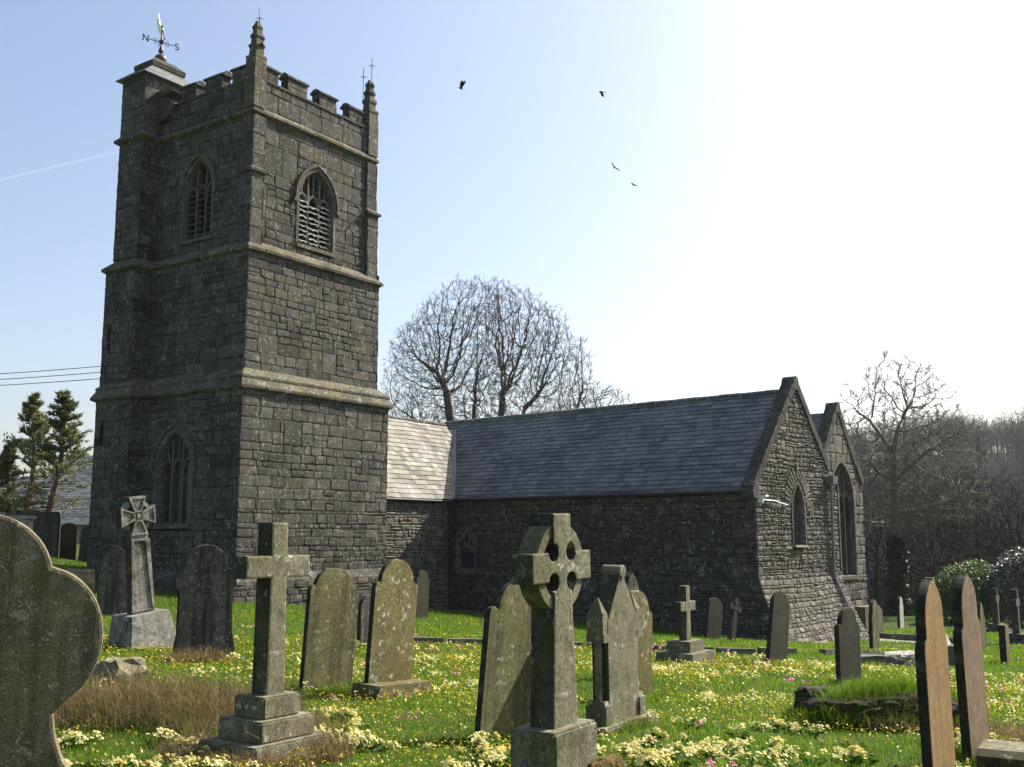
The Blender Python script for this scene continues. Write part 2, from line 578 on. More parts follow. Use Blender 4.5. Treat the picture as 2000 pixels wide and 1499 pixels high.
M['cross'] = stonemat("granite cross", (.19, .176, .108), (.148, .136, .082), (.055, .05, .03), lichen=(.36, .36, .29), lich=.75, moss=(.07, .066, .022), mossa=.6, streak=.35, usetone=False, lscale=11, bump=.7, bdist=.012, seed=1, fine=110, grain=.5)
M['cross_side'] = stonemat("shade darkened granite", (.075, .068, .042), (.055, .05, .032), (.02, .019, .013), lichen=(.22, .22, .16), lich=.6, moss=(.05, .052, .016), mossa=.6, streak=.35, usetone=False, lscale=11, bump=.7, bdist=.012, seed=7, fine=110, grain=.5)  # darker copy of the cross granite, shade of the unlit side in its colour
M['cross_pale'] = stonemat("pale spotted stone", (.25, .24, .20), (.20, .19, .155), (.045, .042, .036), lichen=(.40, .40, .35), lich=.5, moss=(.035, .035, .024), mossa=.95, streak=.4, usetone=False, lscale=13, bump=.5, bdist=.01, seed=5)
M['white_stone'] = stonemat("pale tomb stone", (.40, .39, .33), (.33, .32, .27), (.16, .15, .12), lich=.4, moss=(.12, .12, .07), mossa=.5, usetone=False)
M['kerb'] = stonemat("kerb stone", (.14, .13, .105), (.11, .10, .082), (.055, .05, .04), lich=.4, moss=(.06, .065, .02), mossa=.5, usetone=True)

def flat(name, col, rough=.6, spec=.3, metal=0.0, var=.25, scale=8, tone=False):
    m, nt, b = newmat(name, rough, spec)
    b.inputs["Metallic"].default_value = metal
    co = coords(nt)
    c = mix_(nt, noise_(nt, co, scale, 5, .6), tuple(x * (1 - var) for x in col), tuple(x * (1 + var) for x in col))
    if tone:
        tr, tg, tb = tone_(nt)
        v = nt.nodes.new("ShaderNodeCombineColor")
        for i in range(3): nt.links.new(tr, v.inputs[i])
        c = mix_(nt, 1.0, c, v.outputs[0], 'MULTIPLY')
    nt.links.new(c, b.inputs["Base Color"])
    return m

def slatemat(name, c1, c2, lichen, la, rough, spec):
    m, nt, b = newmat(name, rough, spec)
    tr, tg, tb = tone_(nt)
    co = coords(nt)
    col = mix_(nt, tg, c1, c2)
    v = nt.nodes.new("ShaderNodeCombineColor")
    for i in range(3): nt.links.new(tr, v.inputs[i])
    col = mix_(nt, 1.0, col, v.outputs[0], 'MULTIPLY')
    big = noise_(nt, co, .5, 5, .65, .5)
    mid = noise_(nt, co, 9, 5, .7)
    f = math_(nt, 'MULTIPLY', math_(nt, 'MULTIPLY', ramp_(nt, big, .42, .66), ramp_(nt, mid, .40, .62)), la)
    col = mix_(nt, f, col, lichen)
    nt.links.new(col, b.inputs["Base Color"])
    bump_(nt, b, mid, .25, .006)
    return m
M['slate'] = slatemat("blue grey roof slate", (.060, .068, .067), (.112, .122, .118), (.20, .215, .21), .85, .45, .35)
M['slate_pale'] = slatemat("pale lichened roof slate", (.25, .235, .19), (.17, .16, .135), (.34, .32, .26), .8, .8, .2)
M['iron'] = flat("dark iron", (.03, .028, .027), .55, .4, .3)
M['lead'] = flat("grey painted lead", (.16, .17, .17), .5, .4, .2)
M['ball'] = flat("weathered copper ball", (.085, .06, .05), .5, .4, .3)
M['gold'] = flat("gilded metal", (.95, .78, .42), .32, .5, .85, .05)
M['louvre'] = flat("slate louvre", (.36, .34, .29), .7, .3, 0, .25, 6, True)
M['louvre_dark'] = flat("shaded dark louvre", (.075, .07, .058), .8, .2, 0, .3, 6, True)  # darker louvre copy for the unlit north face, shade put into its colour
M['void'] = flat("dark glass", (.012, .013, .014), .18, .5)
M['glass'] = flat("leaded glass", (.03, .035, .045), .2, .6)
M['white'] = flat("white painted metal", (.75, .75, .73), .5, .4, 0, .05)
M['white_wood'] = flat("white painted wood", (.6, .6, .58), .6, .3, 0, .05)
M['render'] = flat("grey house wall", (.24, .235, .22), .9, .1)
M['bark'] = flat("grey brown bark", (.085, .07, .055), .9, .15, 0, .35, 5)
M['bark_pale'] = flat("pale bark", (.15, .125, .095), .85, .2, 0, .35, 5)
M['bark_red'] = flat("reddish pine bark", (.14, .085, .06), .9, .15, 0, .4, 7)
M['wood_far'] = flat("bare wood twigs", (.042, .036, .030), .9, .1, 0, .3, .6)
M['crow'] = flat("black feathers", (.010, .010, .011), .95, .03)
M['cable'] = flat("black cable", (.03, .03, .03), .7, .2)

def leafmat(name, c1, c2, trans, rough=.5, spec=.4, tw=.45):
    m, nt, b = newmat(name, rough, spec)
    tr, tg, tb = tone_(nt)
    col = mix_(nt, tg, c1, c2)
    v = nt.nodes.new("ShaderNodeCombineColor")
    for i in range(3): nt.links.new(tr, v.inputs[i])
    col = mix_(nt, 1.0, col, v.outputs[0], 'MULTIPLY')
    nt.links.new(col, b.inputs["Base Color"])
    t = nt.nodes.new("ShaderNodeBsdfTranslucent")
    c2_ = mix_(nt, 1.0, col, trans, 'MULTIPLY')
    nt.links.new(c2_, t.inputs[0])
    ms = nt.nodes.new("ShaderNodeMixShader")
    ms.inputs[0].default_value = tw
    nt.links.new(b.outputs[0], ms.inputs[1]); nt.links.new(t.outputs[0], ms.inputs[2])
    nt.links.new(ms.outputs[0], nt.nodes["Material Output"].inputs[0])
    return m
M['grass'] = leafmat("spring grass", (.058, .135, .010), (.105, .175, .018), (1.6, 1.5, .9), .6, .25, .5)
M['dry'] = leafmat("dry grass", (.26, .20, .105), (.10, .075, .04), (1.2, 1.1, .9), .8, .1, .3)
M['leaf_primrose'] = leafmat("primrose leaf", (.05, .11, .02), (.08, .14, .03), (1.4, 1.4, .8), .6, .2, .4)
M['laurel'] = leafmat("laurel leaf", (.04, .085, .018), (.06, .11, .02), (1.6, 1.6, .5), .45, .4, .35)
M['laurel_dark'] = leafmat("dark glossy leaf", (.02, .036, .014), (.03, .05, .02), (1.3, 1.3, .6), .3, 1.0, .12)
M['pine'] = leafmat("pine needles", (.12, .14, .05), (.08, .098, .038), (1.4, 1.4, .8), .6, .3, .3)
M['ivy'] = leafmat("ivy leaf", (.02, .038, .014), (.03, .05, .018), (1.3, 1.3, .6), .4, .4, .2)
M['yellow'] = leafmat("celandine petal", (.44, .32, .008), (.55, .41, .015), (1, 1, .6), .4, .4, .35)
M['pale_yellow'] = leafmat("primrose petal", (.70, .62, .24), (.74, .69, .34), (1, 1, .75), .6, .2, .35)
M['pink'] = leafmat("pink primula petal", (.62, .16, .30), (.75, .38, .42), (1, .8, .9), .6, .2, .35)
M['magenta'] = leafmat("magenta primula petal", (.42, .03, .22), (.55, .06, .25), (1, .7, .9), .6, .2, .35)

# turf below the blades
m, nt, b = newmat("turf", 1.0, .05)
co = coords(nt)
c = mix_(nt, ramp_(nt, noise_(nt, co, 1.3, 6, .65), .35, .65), (.035, .065, .012), (.065, .095, .02))
c = mix_(nt, ramp_(nt, noise_(nt, co, .35, 4, .6), .55, .7), c, (.075, .07, .025))
c = mix_(nt, ramp_(nt, noise_(nt, co, 30, 3, .6), .5, .7), c, (.03, .05, .01))
tr, tg, tb = tone_(nt)
c = mix_(nt, tg, (.024, .021, .016), c)            # woodland floor on the far slopes, turf near by
nt.links.new(c, b.inputs["Base Color"])
bump_(nt, b, noise_(nt, co, 25, 4, .7), .8, .05)
M['turf'] = m
m, nt, b = newmat("gravel path", .95, .1)
co = coords(nt)
c = mix_(nt, noise_(nt, co, 40, 4, .7), (.16, .15, .135), (.26, .25, .23))
nt.links.new(c, b.inputs["Base Color"]); bump_(nt, b, noise_(nt, co, 60, 3, .7), .6, .02)
M['path'] = m

# ------------------------------------------------------------------ the lie of the land
def ss(a, b, x):
    t = min(1, max(0, (x - a) / (b - a)))
    return t * t * (3 - 2 * t)

MOUND = (3.75, 10.6)
DRYB = (-3.1, 9.5)
def g(x, y):
    xc = min(max(x, -30), 10)
    yy = min(max(y - 7, 0), 40)
    z = -.043 * yy - .0022 * xc * min(max(y, 0), 33)
    if x < -9: z += .1 * min(-x - 9, 12) * min(max((y - 25) / 15, 0), 1)
    r = math.hypot(x, y)
    if r < 60:
        z += .05 * noise.noise(Vector((x * .5, y * .5, 0))) * ss(3, 8, y)
        z += .22 * math.exp(-(((x - MOUND[0]) / .75) ** 2 + ((y - MOUND[1]) / .45) ** 2) ** 1.5)
        z += .12 * math.exp(-(((x - DRYB[0]) / 1.0) ** 2 + ((y - DRYB[1]) / .6) ** 2))
    # the valley and the wooded hillside on the right, moorland far left
    az = math.degrees(math.atan2(x, max(y, .01)))
    wr = ss(-2, 22, az)
    z -= wr * 16 * ss(56, 110, r)
    z += wr * 50 * ss(170, 430, r)
    z += (1 - wr) * 14 * ss(150, 900, r)
    z += 95 * ss(900, 2400, r) * (1 - .5 * wr) + 10 * noise.noise(Vector((x / 500, y / 500, 3))) * ss(500, 1200, r)
    return z

def ground_sheet():
    rr = [0, 2, 4, 5.5]
    r = 6.0
    while r < 34:
        rr.append(r); r *= 1.016
    while r < 2600:
        rr.append(r); r *= 1.06
    aa = [R(a) for a in np.concatenate([np.arange(-180, -42, 6), np.arange(-42, 42, .9), np.arange(42, 180, 6)])]
    na = len(aa)
    vs, fs, tn = [], [], []
    for r in rr:
        for a in aa:
            x, y = r * math.sin(a), r * math.cos(a)
            vs.append((x, y, g(x, y)))
    mb = MB()
    mb.v = vs
    for i in range(len(rr) - 1):
        for k in range(na):
            k2 = (k + 1) % na
            if i == 0: f = [k, (i + 1) * na + k2, (i + 1) * na + k]; 
            else: f = [i * na + k, i * na + k2, (i + 1) * na + k2, (i + 1) * na + k]
            mb.f.append(f)
            az = math.degrees(aa[k])
            wood = ss(62, 90, rr[i]) * ss(8, 16, az) if rr[i] < 900 else .0
            mb.t.append((1, 1 - wood, .5)); mb.m.append(0)
    o = mb.build("ground", M['turf'], smooth=True)
    tag(o, kind='structure')
    return o
ground = ground_sheet()

# ------------------------------------------------------------------ the church
TH = R(34.6)
D1, D2 = Vector((math.sin(TH), math.cos(TH))), Vector((-math.cos(TH), math.sin(TH)))
A0 = Vector((-8.626, 32.9))
def plan(u, v): return A0 + D1 * u + D2 * v
PH = R(40.4)
E1, E2 = Vector((math.sin(PH), math.cos(PH))), Vector((-math.cos(PH), math.sin(PH)))
I0 = Vector((-2.413, 42.435))
C0 = I0 - E2 * 13.48

church = empty("church", (plan(3.5, 3.5).x, plan(3.5, 3.5).y, -.8))
tag(church, "grey granite parish church with a tall battlemented west tower and slate roofs", "church")

S1, S2, S3 = 0.0, .3, .5
ZL, ZM, ZT = 6.62, 11.36, 16.06
def fwest(s, off=None): return Frame(plan(s, s), D1, off)
def fnorth(s, off=None): return Frame(plan(s, 7 - s), -D2, off)
TL = {0: 6.95, 1: 7.0, 2: 6.85}
TJ = {0: 5.0, 1: 5.35, 2: 5.5}
UO = {0: -.55, 1: -.42, 2: -.27}

# window places: (a0, a1, z0, zspring, ztop) in wall coordinates
W_BEL = (2.18, 3.83, 11.75, 13.4, 14.55)                    # west belfry window, a = u - S3
N_LOW = (7 - 4.02, 7 - 2.38, 1.95, 3.85, 4.95)              # north lower window, a = 7 - v
N_BEL = (6.5 - 3.95, 6.5 - 2.5, 11.85, 13.55, 14.6)         # a = 7 - S3 - v
for k_, (s, z0, z1) in enumerate(((S1, -1.9, ZL), (S2, ZL, ZM), (S3, ZM, ZT))): pass

tw = MB()
masonry(tw, fwest(S1), 7.0, -1.9, 2.4, (.15, .34), (1.2, 2.8), 11, split=.22, quoin=.6)
masonry(tw, fwest(S1), 7.0, 2.4, 6.3, (.22, .46), (1.1, 2.4), 12, quoin=.65, tall=.07)
masonry(tw, fwest(S2), 6.4, ZL, ZM - .2, (.20, .42), (1.1, 2.5), 13, quoin=.6, tall=.07)
masonry(tw, fwest(S3), 6.0, ZM, 13.9, (.16, .42), (.9, 2.4), 14, holes=[arch_hole(*W_BEL)], quoin=.5, tall=.1)
masonry(tw, fwest(S3), 6.0, 13.9, ZT - .1, (.36, .62), (1.0, 2.2), 15, holes=[arch_hole(*W_BEL)], tall=.1, split=.3)
masonry(tw, fnorth(S1), 7.0, -1.5, 6.3, (.18, .42), (1.2, 2.8), 16, holes=[arch_hole(*N_LOW)], quoin=.6, tall=.07)
masonry(tw, fnorth(S2), 6.4, ZL, ZM - .2, (.22, .45), (1.3, 3.0), 17, quoin=.6, tall=.07)
masonry(tw, fnorth(S3), 6.0, ZM, ZT - .1, (.22, .48), (1.2, 2.6), 18, holes=[arch_hole(*N_BEL)], quoin=.5, tall=.07)
for s, z0, z1, sd_ in ((S1, -1.9, 6.4, 19), (S2, ZL, ZM, 20), (S3, ZM, ZT, 21)):
    w = 7 - 2 * s
    masonry(tw, Frame(plan(7 - s, s), D2), w, z0, z1, (.35, .6), (1.2, 2.6), sd_)
    masonry(tw, Frame(plan(7 - s, 7 - s), -D1), w, z0, z1, (.35, .6), (1.2, 2.6), sd_ + 30)
for s, z in ((S2, ZL - .3), (S3, ZM - .25), (S3, ZT + .15)):
    q = [plan(s - .35, s - .35), plan(7 - s + .35, s - .35), plan(7 - s + .35, 7 - s + .35), plan(s - .35, 7 - s + .35)]
    if z > 15: q = [plan(s + .05, s + .05), plan(7 - s - .05, s + .05), plan(7 - s - .05, 7 - s - .05), plan(s + .05, 7 - s - .05)]
    if z < 15: q = [plan(s - .2, s - .2), plan(7 - s + .2, s - .2), plan(7 - s + .2, 7 - s + .2), plan(s - .2, 7 - s + .2)]
    tw.add([(p.x, p.y, z) for p in q], [(0, 1, 2, 3)], (.6, .5, .5))
tower = tw.build("tower", M['tower'], church)

# plinth
pl = MB()
pl.hsweep([plan(0, 0), plan(7, 0), plan(7, 7), plan(0, 7)], [(.24, -2.2), (.24, .12), (.0, .40)], seg=.9)
pf = Frame(plan(-.24, -.24), D1)
masonry(pl, pf, 7.48, -1.9, .10, (.16, .3), (1.2, 2.8), 22, depth=(.01, .03))
pf = Frame(plan(-.24, 5.0), -D2)
masonry(pl, pf, 5.24, -1.5, .10, (.16, .3), (1.2, 2.8), 23, depth=(.01, .03))
pl.build("plinth", M['tower'], church)

# stair turret on the north face
tu = MB()
for k, (z0, z1) in enumerate(((-1.2, 6.3), (ZL, ZM - .2), (ZM, ZT - .1))):
    L, J, O = TL[k], TJ[k], UO[k]
    s = (S1, S2, S3)[k]
    slit = []
    if k == 0: slit = [lambda za, zb: (.30, .52) if zb > 4.75 and za < 5.35 else None]
    if k == 1: slit = [lambda za, zb: (.28, .48) if zb > 8.15 and za < 8.8 else None]
    masonry(tu, Frame(plan(O, L), -D2), L - J, z0, z1, (.22, .46), (1.0, 2.4), 40 + k, holes=slit)
    masonry(tu, Frame(plan(O, J), D1), s - O + .05, z0, z1, (.25, .5), (1.0, 2.0), 44 + k)
    masonry(tu, Frame(plan(1.3, L), -D1), 1.3 - O, z0, z1, (.25, .5), (1.0, 2.4), 48 + k)
    q = [plan(O, J), plan(O, L), plan(1.3, L), plan(1.3, J)]
    tu.add([(p.x, p.y, z1) for p in q], [(3, 2, 1, 0)], (.6, .5, .5))
ZE = 18.24
L, J, O, BK = TL[2], TJ[2], UO[2], 1.85
masonry(tu, Frame(plan(O, L), -D2), L - J, ZT, ZE, (.35, .6), (1.0, 2.2), 52, depth=(.008, .02))
masonry(tu, Frame(plan(O, J), D1), BK - O, ZT, ZE, (.35, .6), (1.0, 2.2), 53, depth=(.008, .02))
masonry(tu, Frame(plan(BK, J), D2), L - J, ZT, ZE, (.35, .6), (1.0, 2.2), 54, depth=(.008, .02))
masonry(tu, Frame(plan(BK, L), -D1), BK - O, ZT, ZE, (.35, .6), (1.0, 2.2), 55, depth=(.008, .02))
turret = tu.build("stair_turret", M['tower'], church)
# slit windows of the turret
for k, a0, z0, z1, nm in ((0, .33, 4.8, 5.3, 'a'), (1, .31, 8.2, 8.75, 'b')):
    F = Frame(plan(UO[k], TL[k]), -D2)
    sl = MB()
    sl.box(F.P(a0 + .075, (z0 + z1) / 2, -.16), .12, .02, (z1 - z0) / 2 + .08, X=(F.A.x, F.A.y, 0), Y=(F.N.x, F.N.y, 0))
    sl.build("slit_window", M['void'], turret)
# turret roof: low slate pyramid and a stone cap
tr = MB()
def rect(u0, u1, v0, v1, z): return [(plan(u0, v0).x, plan(u0, v0).y, z), (plan(u1, v0).x, plan(u1, v0).y, z), (plan(u1, v1).x, plan(u1, v1).y, z), (plan(u0, v1).x, plan(u0, v1).y, z)]
uo, ui, vo_, vi = O - .2, BK + .2, J - .2, L + .2
uc, vc = (uo + ui) / 2, (vo_ + vi) / 2
for j in range(5):
    t0, t1 = j / 5, (j + 1) / 5
    def lerp(t): return (uo + (uc - .62 - uo) * t, ui + (uc + .62 - ui) * t, vo_ + (vc - .45 - vo_) * t, vi + (vc + .45 - vi) * t)
    za, zb = ZE + .55 * t0, ZE + .55 * t1
    a = rect(*lerp(t0), za - .03); a2 = rect(*lerp(t0), za + .012); b_ = rect(*lerp(t1), zb - .012)
    n0 = len(tr.v)
    tr.add(a + a2 + b_, [(0, 1, 5, 4), (1, 2, 6, 5), (2, 3, 7, 6), (3, 0, 4, 7), (4, 5, 9, 8), (5, 6, 10, 9), (6, 7, 11, 10), (7, 4, 8, 11)], (random.Random(j).uniform(.8, 1.2), random.Random(j).random(), .5))
tr.add(rect(uo, ui, vo_, vi, ZE - .03), [(3, 2, 1, 0)])
troof = tr.build("turret_roof", M['slate'], church)
cp = MB()
ca = rect(uc - .72, uc + .72, vc - .55, vc + .55, ZE + .50)
cb = rect(uc - .74, uc + .74, vc - .57, vc + .57, ZE + .68)
cc = rect(uc - .45, uc + .45, vc - .32, vc + .32, ZE + .92)
cp.add(ca + cb + cc, [(3, 2, 1, 0), (0, 1, 5, 4), (1, 2, 6, 5), (2, 3, 7, 6), (3, 0, 4, 7), (4, 5, 9, 8), (5, 6, 10, 9), (6, 7, 11, 10), (7, 4, 8, 11), (8, 9, 10, 11)])
cp.build("capstone", M['coping'], troof)
ZV = ZE + .92

# weather vane
VX = plan(uc, vc)
VS = .74
def vz(z): return ZV + z * VS
va = MB()
va.lathe((VX.x, VX.y, ZV), [(r_ * .95, z_ * VS + .02) for r_, z_ in [(.10, -.05), (.15, .02), (.22, .12), (.24, .24), (.21, .36), (.12, .46), (.05, .5), (.05, .55), (.11, .62), (.10, .72), (.05, .88), (.035, 1.0), (.035, 1.06), (.09, 1.10), (.11, 1.17), (.09, 1.24), (.04, 1.28), (.05, 1.33), (.03, 1.38), (.025, 1.98), (.04, 2.02), (.03, 2.07), (.005, 2.1)]], 14)
vane = va.build("weather_vane", M['ball'], church, smooth=True)
F = Frame(VX, Vector((math.sin(R(52)), math.cos(R(52)))))
ar = MB()
zz_ = vz(1.17)
for e in (1, -1):
    ar.tube([F.P(0, zz_), F.P(.50 * e, zz_)], .016, 5)
    for q in (1, -1):
        pts = [F.P(e * (.22 + .055 * math.cos(t)), zz_ + q * .06 + .055 * math.sin(t) * q) for t in np.linspace(-1.4, 4.2, 12)]
        ar.tube(pts, .009, 4)
    F2 = Frame(VX, Vector((F.N.x, F.N.y)))
    ar.tube([F2.P(0, zz_), F2.P(.40 * e, zz_)], .016, 5)
ar.build("compass_arms", M['iron'], vane)
lt = MB()
lt.bar(F, [(-.69, zz_ - .105), (-.69, zz_ + .115)], .036, -.014, .014)
lt.bar(F, [(-.51, zz_ - .105), (-.51, zz_ + .115)], .036, -.014, .014)
lt.bar(F, [(-.69, zz_ + .11), (-.51, zz_ - .10)], .04, -.012, .012)
for e in (-.69, -.51):
    for z in (-.105, .115): lt.bar(F, [(e - .035, zz_ + z), (e + .035, zz_ + z)], .02, -.013, .013)
tag(lt.build("compass_letter", M['iron'], vane), "black letter N")
lt = MB()
sp_ = []
for t in np.linspace(R(35), R(270), 9): sp_.append((.59 + .062 * math.cos(t), zz_ + .055 + .055 * math.sin(t)))
for t in np.linspace(R(90), R(-145), 9)[1:]: sp_.append((.59 + .068 * math.cos(t), zz_ - .061 + .061 * math.sin(t)))
lt.bar(F, sp_, .034, -.014, .014)
tag(lt.build("compass_letter", M['iron'], vane), "black letter S")
wv = MB()
Fw = Frame(VX, Vector((math.cos(R(14)), -math.sin(R(14)))))
q_ = [(-.02, 1.42), (.03, 1.55), (.03, 1.95), (-.10, 2.15), (-.18, 2.50), (-.22, 2.78), (-.27, 2.60), (-.25, 2.45), (-.30, 2.34), (-.26, 2.12), (-.16, 1.75)]
wv.prism(Fw, [(a * .8, vz(z * .97 + .05)) for a, z in q_][::-1], -.012, .012)
wv.build("weathercock", M['gold'], vane)
ws = MB()
ws.bar(Fw, [(.03, vz(1.85)), (.08, vz(1.55)), (.15, vz(1.30))], .035, -.012, .012)
ws.build("tail_rod", M['iron'], vane)

# string courses (broken round the turret)
def tower_path(s, k):
    return [plan(s, s), plan(7 - s, s), plan(7 - s, 7 - s), plan(1.3, 7 - s), plan(1.3, TL[k]), plan(UO[k], TL[k]), plan(UO[k], TJ[k]), plan(s, TJ[k])]
rs = random.Random(5)
st = MB(); st.hsweep(tower_path(S1, 0), [(-.02, 6.18), (.15, 6.28), (.16, 6.36), (.03, 6.60), (.05, 6.63), (.05, 6.70), (-.34, 7.02)], rng=rs)
st.build("string_course", M['ledge'], church)
st = MB(); st.hsweep(tower_path(S2, 1), [(-.02, 10.86), (.13, 10.95), (.14, 11.04), (-.24, 11.40)], rng=rs)
st.build("string_course", M['ledge'], church)
st = MB(); st.hsweep(tower_path(S3, 2), [(-.02, 15.70), (.15, 15.82), (.15, 15.91), (-.02, 16.09)], rng=rs)
st.build("string_course", M['ledge'], church)

# clasping buttresses of the belfry stage
for (u, v) in ((S3, S3), (7 - S3, S3)):
    bu = MB()
    w = .55
    for z0, z1, p in ((ZM - .2, 13.70, .14), (13.75, 15.72, .09)):
        u0 = u - p if u < 3 else u - w + p
        if u < 3:
            masonry(bu, Frame(plan(u - p, v - p), D1), w, z0, z1, (.5, .8), (3, 3), 60, depth=(.005, .02), split=0, tall=0)
            masonry(bu, Frame(plan(u - p, v - p + w), -D2), w, z0, z1, (.5, .8), (3, 3), 61, depth=(.005, .02), split=0, tall=0)
            masonry(bu, Frame(plan(u - p + w, v - p), D2), p, z0, z1, (.5, .8), (3, 3), 62, depth=(.001, .002), split=0, tall=0)
            pth_ = [plan(u, v - p + w), plan(u - p, v - p + w), plan(u - p, v - p), plan(u - p + w, v - p), plan(u - p + w, v)]
            # order so that outward is on the right
        else:
            masonry(bu, Frame(plan(u + p - w, v - p), D1), w, z0, z1, (.5, .8), (3, 3), 63, depth=(.005, .02), split=0, tall=0)
            masonry(bu, Frame(plan(u + p - w, v), -D2), p, z0, z1, (.5, .8), (3, 3), 64, depth=(.001, .002), split=0, tall=0)
            masonry(bu, Frame(plan(u + p, v - p), D2), w, z0, z1, (.5, .8), (3, 3), 65, depth=(.005, .02), split=0, tall=0)
            pth_ = [plan(u + p - w, v), plan(u + p - w, v - p), plan(u + p, v - p), plan(u + p, v - p + w), plan(u, v - p + w)]
        if z0 < 13:
            bu.hsweep(pth_, [(-.02, 13.62), (.09, 13.68), (.10, 13.76), (-.06, 13.90)], closed=False, rng=rs)
    bu.build("buttress", M['tower'], church)

# parapet and merlons
pa = MB()
PZ = 17.05
masonry(pa, fwest(S3), 6.0, ZT, PZ, (.4, .65), (1.2, 2.2), 70, split=.1, depth=(.008, .025))
masonry(pa, Frame(plan(S3, TJ[2]), -D2), TJ[2] - S3, ZT, PZ, (.4, .65), (1.2, 2.2), 71, split=.1, depth=(.008, .025))
for O_, A_ in ((plan(6.5, .5), D2), (plan(6.5, 6.5), -D1)):
    masonry(pa, Frame(O_, A_), 6.0, ZT, PZ, (.5, .65), (1.2, 2.2), 72, split=0)
th_ = .38
for (u0, u1, v0, v1) in ((.5, 6.5, .5, .5 + th_), (.5, .5 + th_, .5 + th_, 5.5), (6.5 - th_, 6.5, .5 + th_, 6.5), (.9, 6.1, 6.5 - th_, 6.5)):
    pa.add(rect(u0, u1, v0, v1, PZ), [(0, 1, 2, 3)], (.9, .5, .5))
    pa.add(rect(u0 + .02, u1 - .02, v0 + .02, v1 - .02, PZ + .05), [(0, 1, 2, 3)], (.9, .5, .5))
    q = rect(u0, u1, v0, v1, PZ - 1.0) + rect(u0, u1, v0, v1, PZ)
    if v0 == .5: pa.add(q, [(2, 3, 7, 6)], (.8, .5, .5))
    elif u0 == .5: pa.add(q, [(1, 2, 6, 5)], (.8, .5, .5))
    elif u0 > 6: pa.add(q, [(3, 0, 4, 7)], (.8, .5, .5))
    else: pa.add(q, [(0, 1, 5, 4)], (.8, .5, .5))
# sill stones of the crenels
pa.hsweep([plan(.5, .5), plan(6.5, .5)], [(-.3, PZ + .005), (-.3, PZ + .07), (.06, PZ + .05), (.06, PZ - .02), (0, PZ - .04)][::-1], closed=False, rng=rs)
pa.hsweep([plan(.5, 5.5), plan(.5, .5)], [(-.3, PZ + .005), (-.3, PZ + .07), (.06, PZ + .05), (.06, PZ - .02), (0, PZ - .04)][::-1], closed=False, rng=rs)
pa.build("parapet", M['tower'], church)

def merlon(F, a0, a1, h, rng):
    mb = MB()
    t = th_
    z0 = PZ + .04
    z1 = PZ + h + .08
    j = lambda q: rng.uniform(-q, q)
    tone = (rng.uniform(.8, 1.2), rng.random(), rng.random())
    F2 = Frame(F.O, F.A)
    zm = z0 + (z1 - z0) * rng.uniform(.4, .6)
    n0 = rng.uniform(.35, .65) * (a1 - a0) + a0
    for (b0, b1, y0, y1) in ((a0, n0, z0, zm), (n0, a1, z0, zm), (a0, a1, zm, z1)):
        mb.prism(F2, [(b0 + .012, y0 + .01), (b1 - .012, y0 + .01), (b1 - .012 + j(.015), y1 - .01), (b0 + .012 + j(.015), y1 - .01)], -t + j(.012), j(.015), (rng.uniform(.75, 1.25), rng.random(), rng.random()))
    # weathered cap with a ridge
    o = .055
    vs = []
    for a in (a0 - o + j(.02), (a0 + a1) / 2, a1 + o + j(.02)):
        zj = j(.015)
        for d, z in ((o, z1), (o, z1 + .07), (-.12, z1 + .19 + zj), (-t + .12, z1 + .19 + zj), (-t - o, z1 + .07), (-t - o, z1)):
            vs.append(F2.P(a, z + zj, d))
    fs = []
    for i in range(2):
        for k in range(6):
            k2 = (k + 1) % 6
            fs.append((i * 6 + k, i * 6 + k2, (i + 1) * 6 + k2, (i + 1) * 6 + k)[::-1])
    fs += [tuple(range(6)), tuple(reversed(range(12, 18)))]
    mb.add(vs, fs, tone)
    return mb.build("merlon", M['tower'], church)
rm = random.Random(8)
FW = Frame(plan(0, S3), D1)
for a0, a1, h in ((.78, 1.55, .42), (1.98, 2.93, .46), (3.52, 4.42, .46), (5.1, 5.85, .46)): merlon(FW, a0, a1, h, rm)
FN = Frame(plan(S3, 0), -D2)
for v0, v1, h in ((.78, 1.7, .42), (2.2, 3.15, .44), (3.62, 4.5, .46)): merlon(FN, -v1, -v0, h, rm)
# the worn corbelled stone beside the turret
cb_ = MB()
cb_.prism(FN, [(-5.55, PZ - .55), (-4.95, PZ - .5), (-4.75, PZ - .25), (-4.72, PZ + .05), (-4.9, PZ + .3), (-5.15, PZ + .36), (-5.55, PZ + .38)], -.35, .22, (.9, .4, .5))
cb_.prism(FN, [(-5.5, PZ + .4), (-5.1, PZ + .38), (-4.68, PZ + .42), (-4.62, PZ + .5), (-4.75, PZ + .58), (-5.5, PZ + .62)], -.38, .28, (.8, .4, .5))
cb_.build("corbel", M['tower'], church)

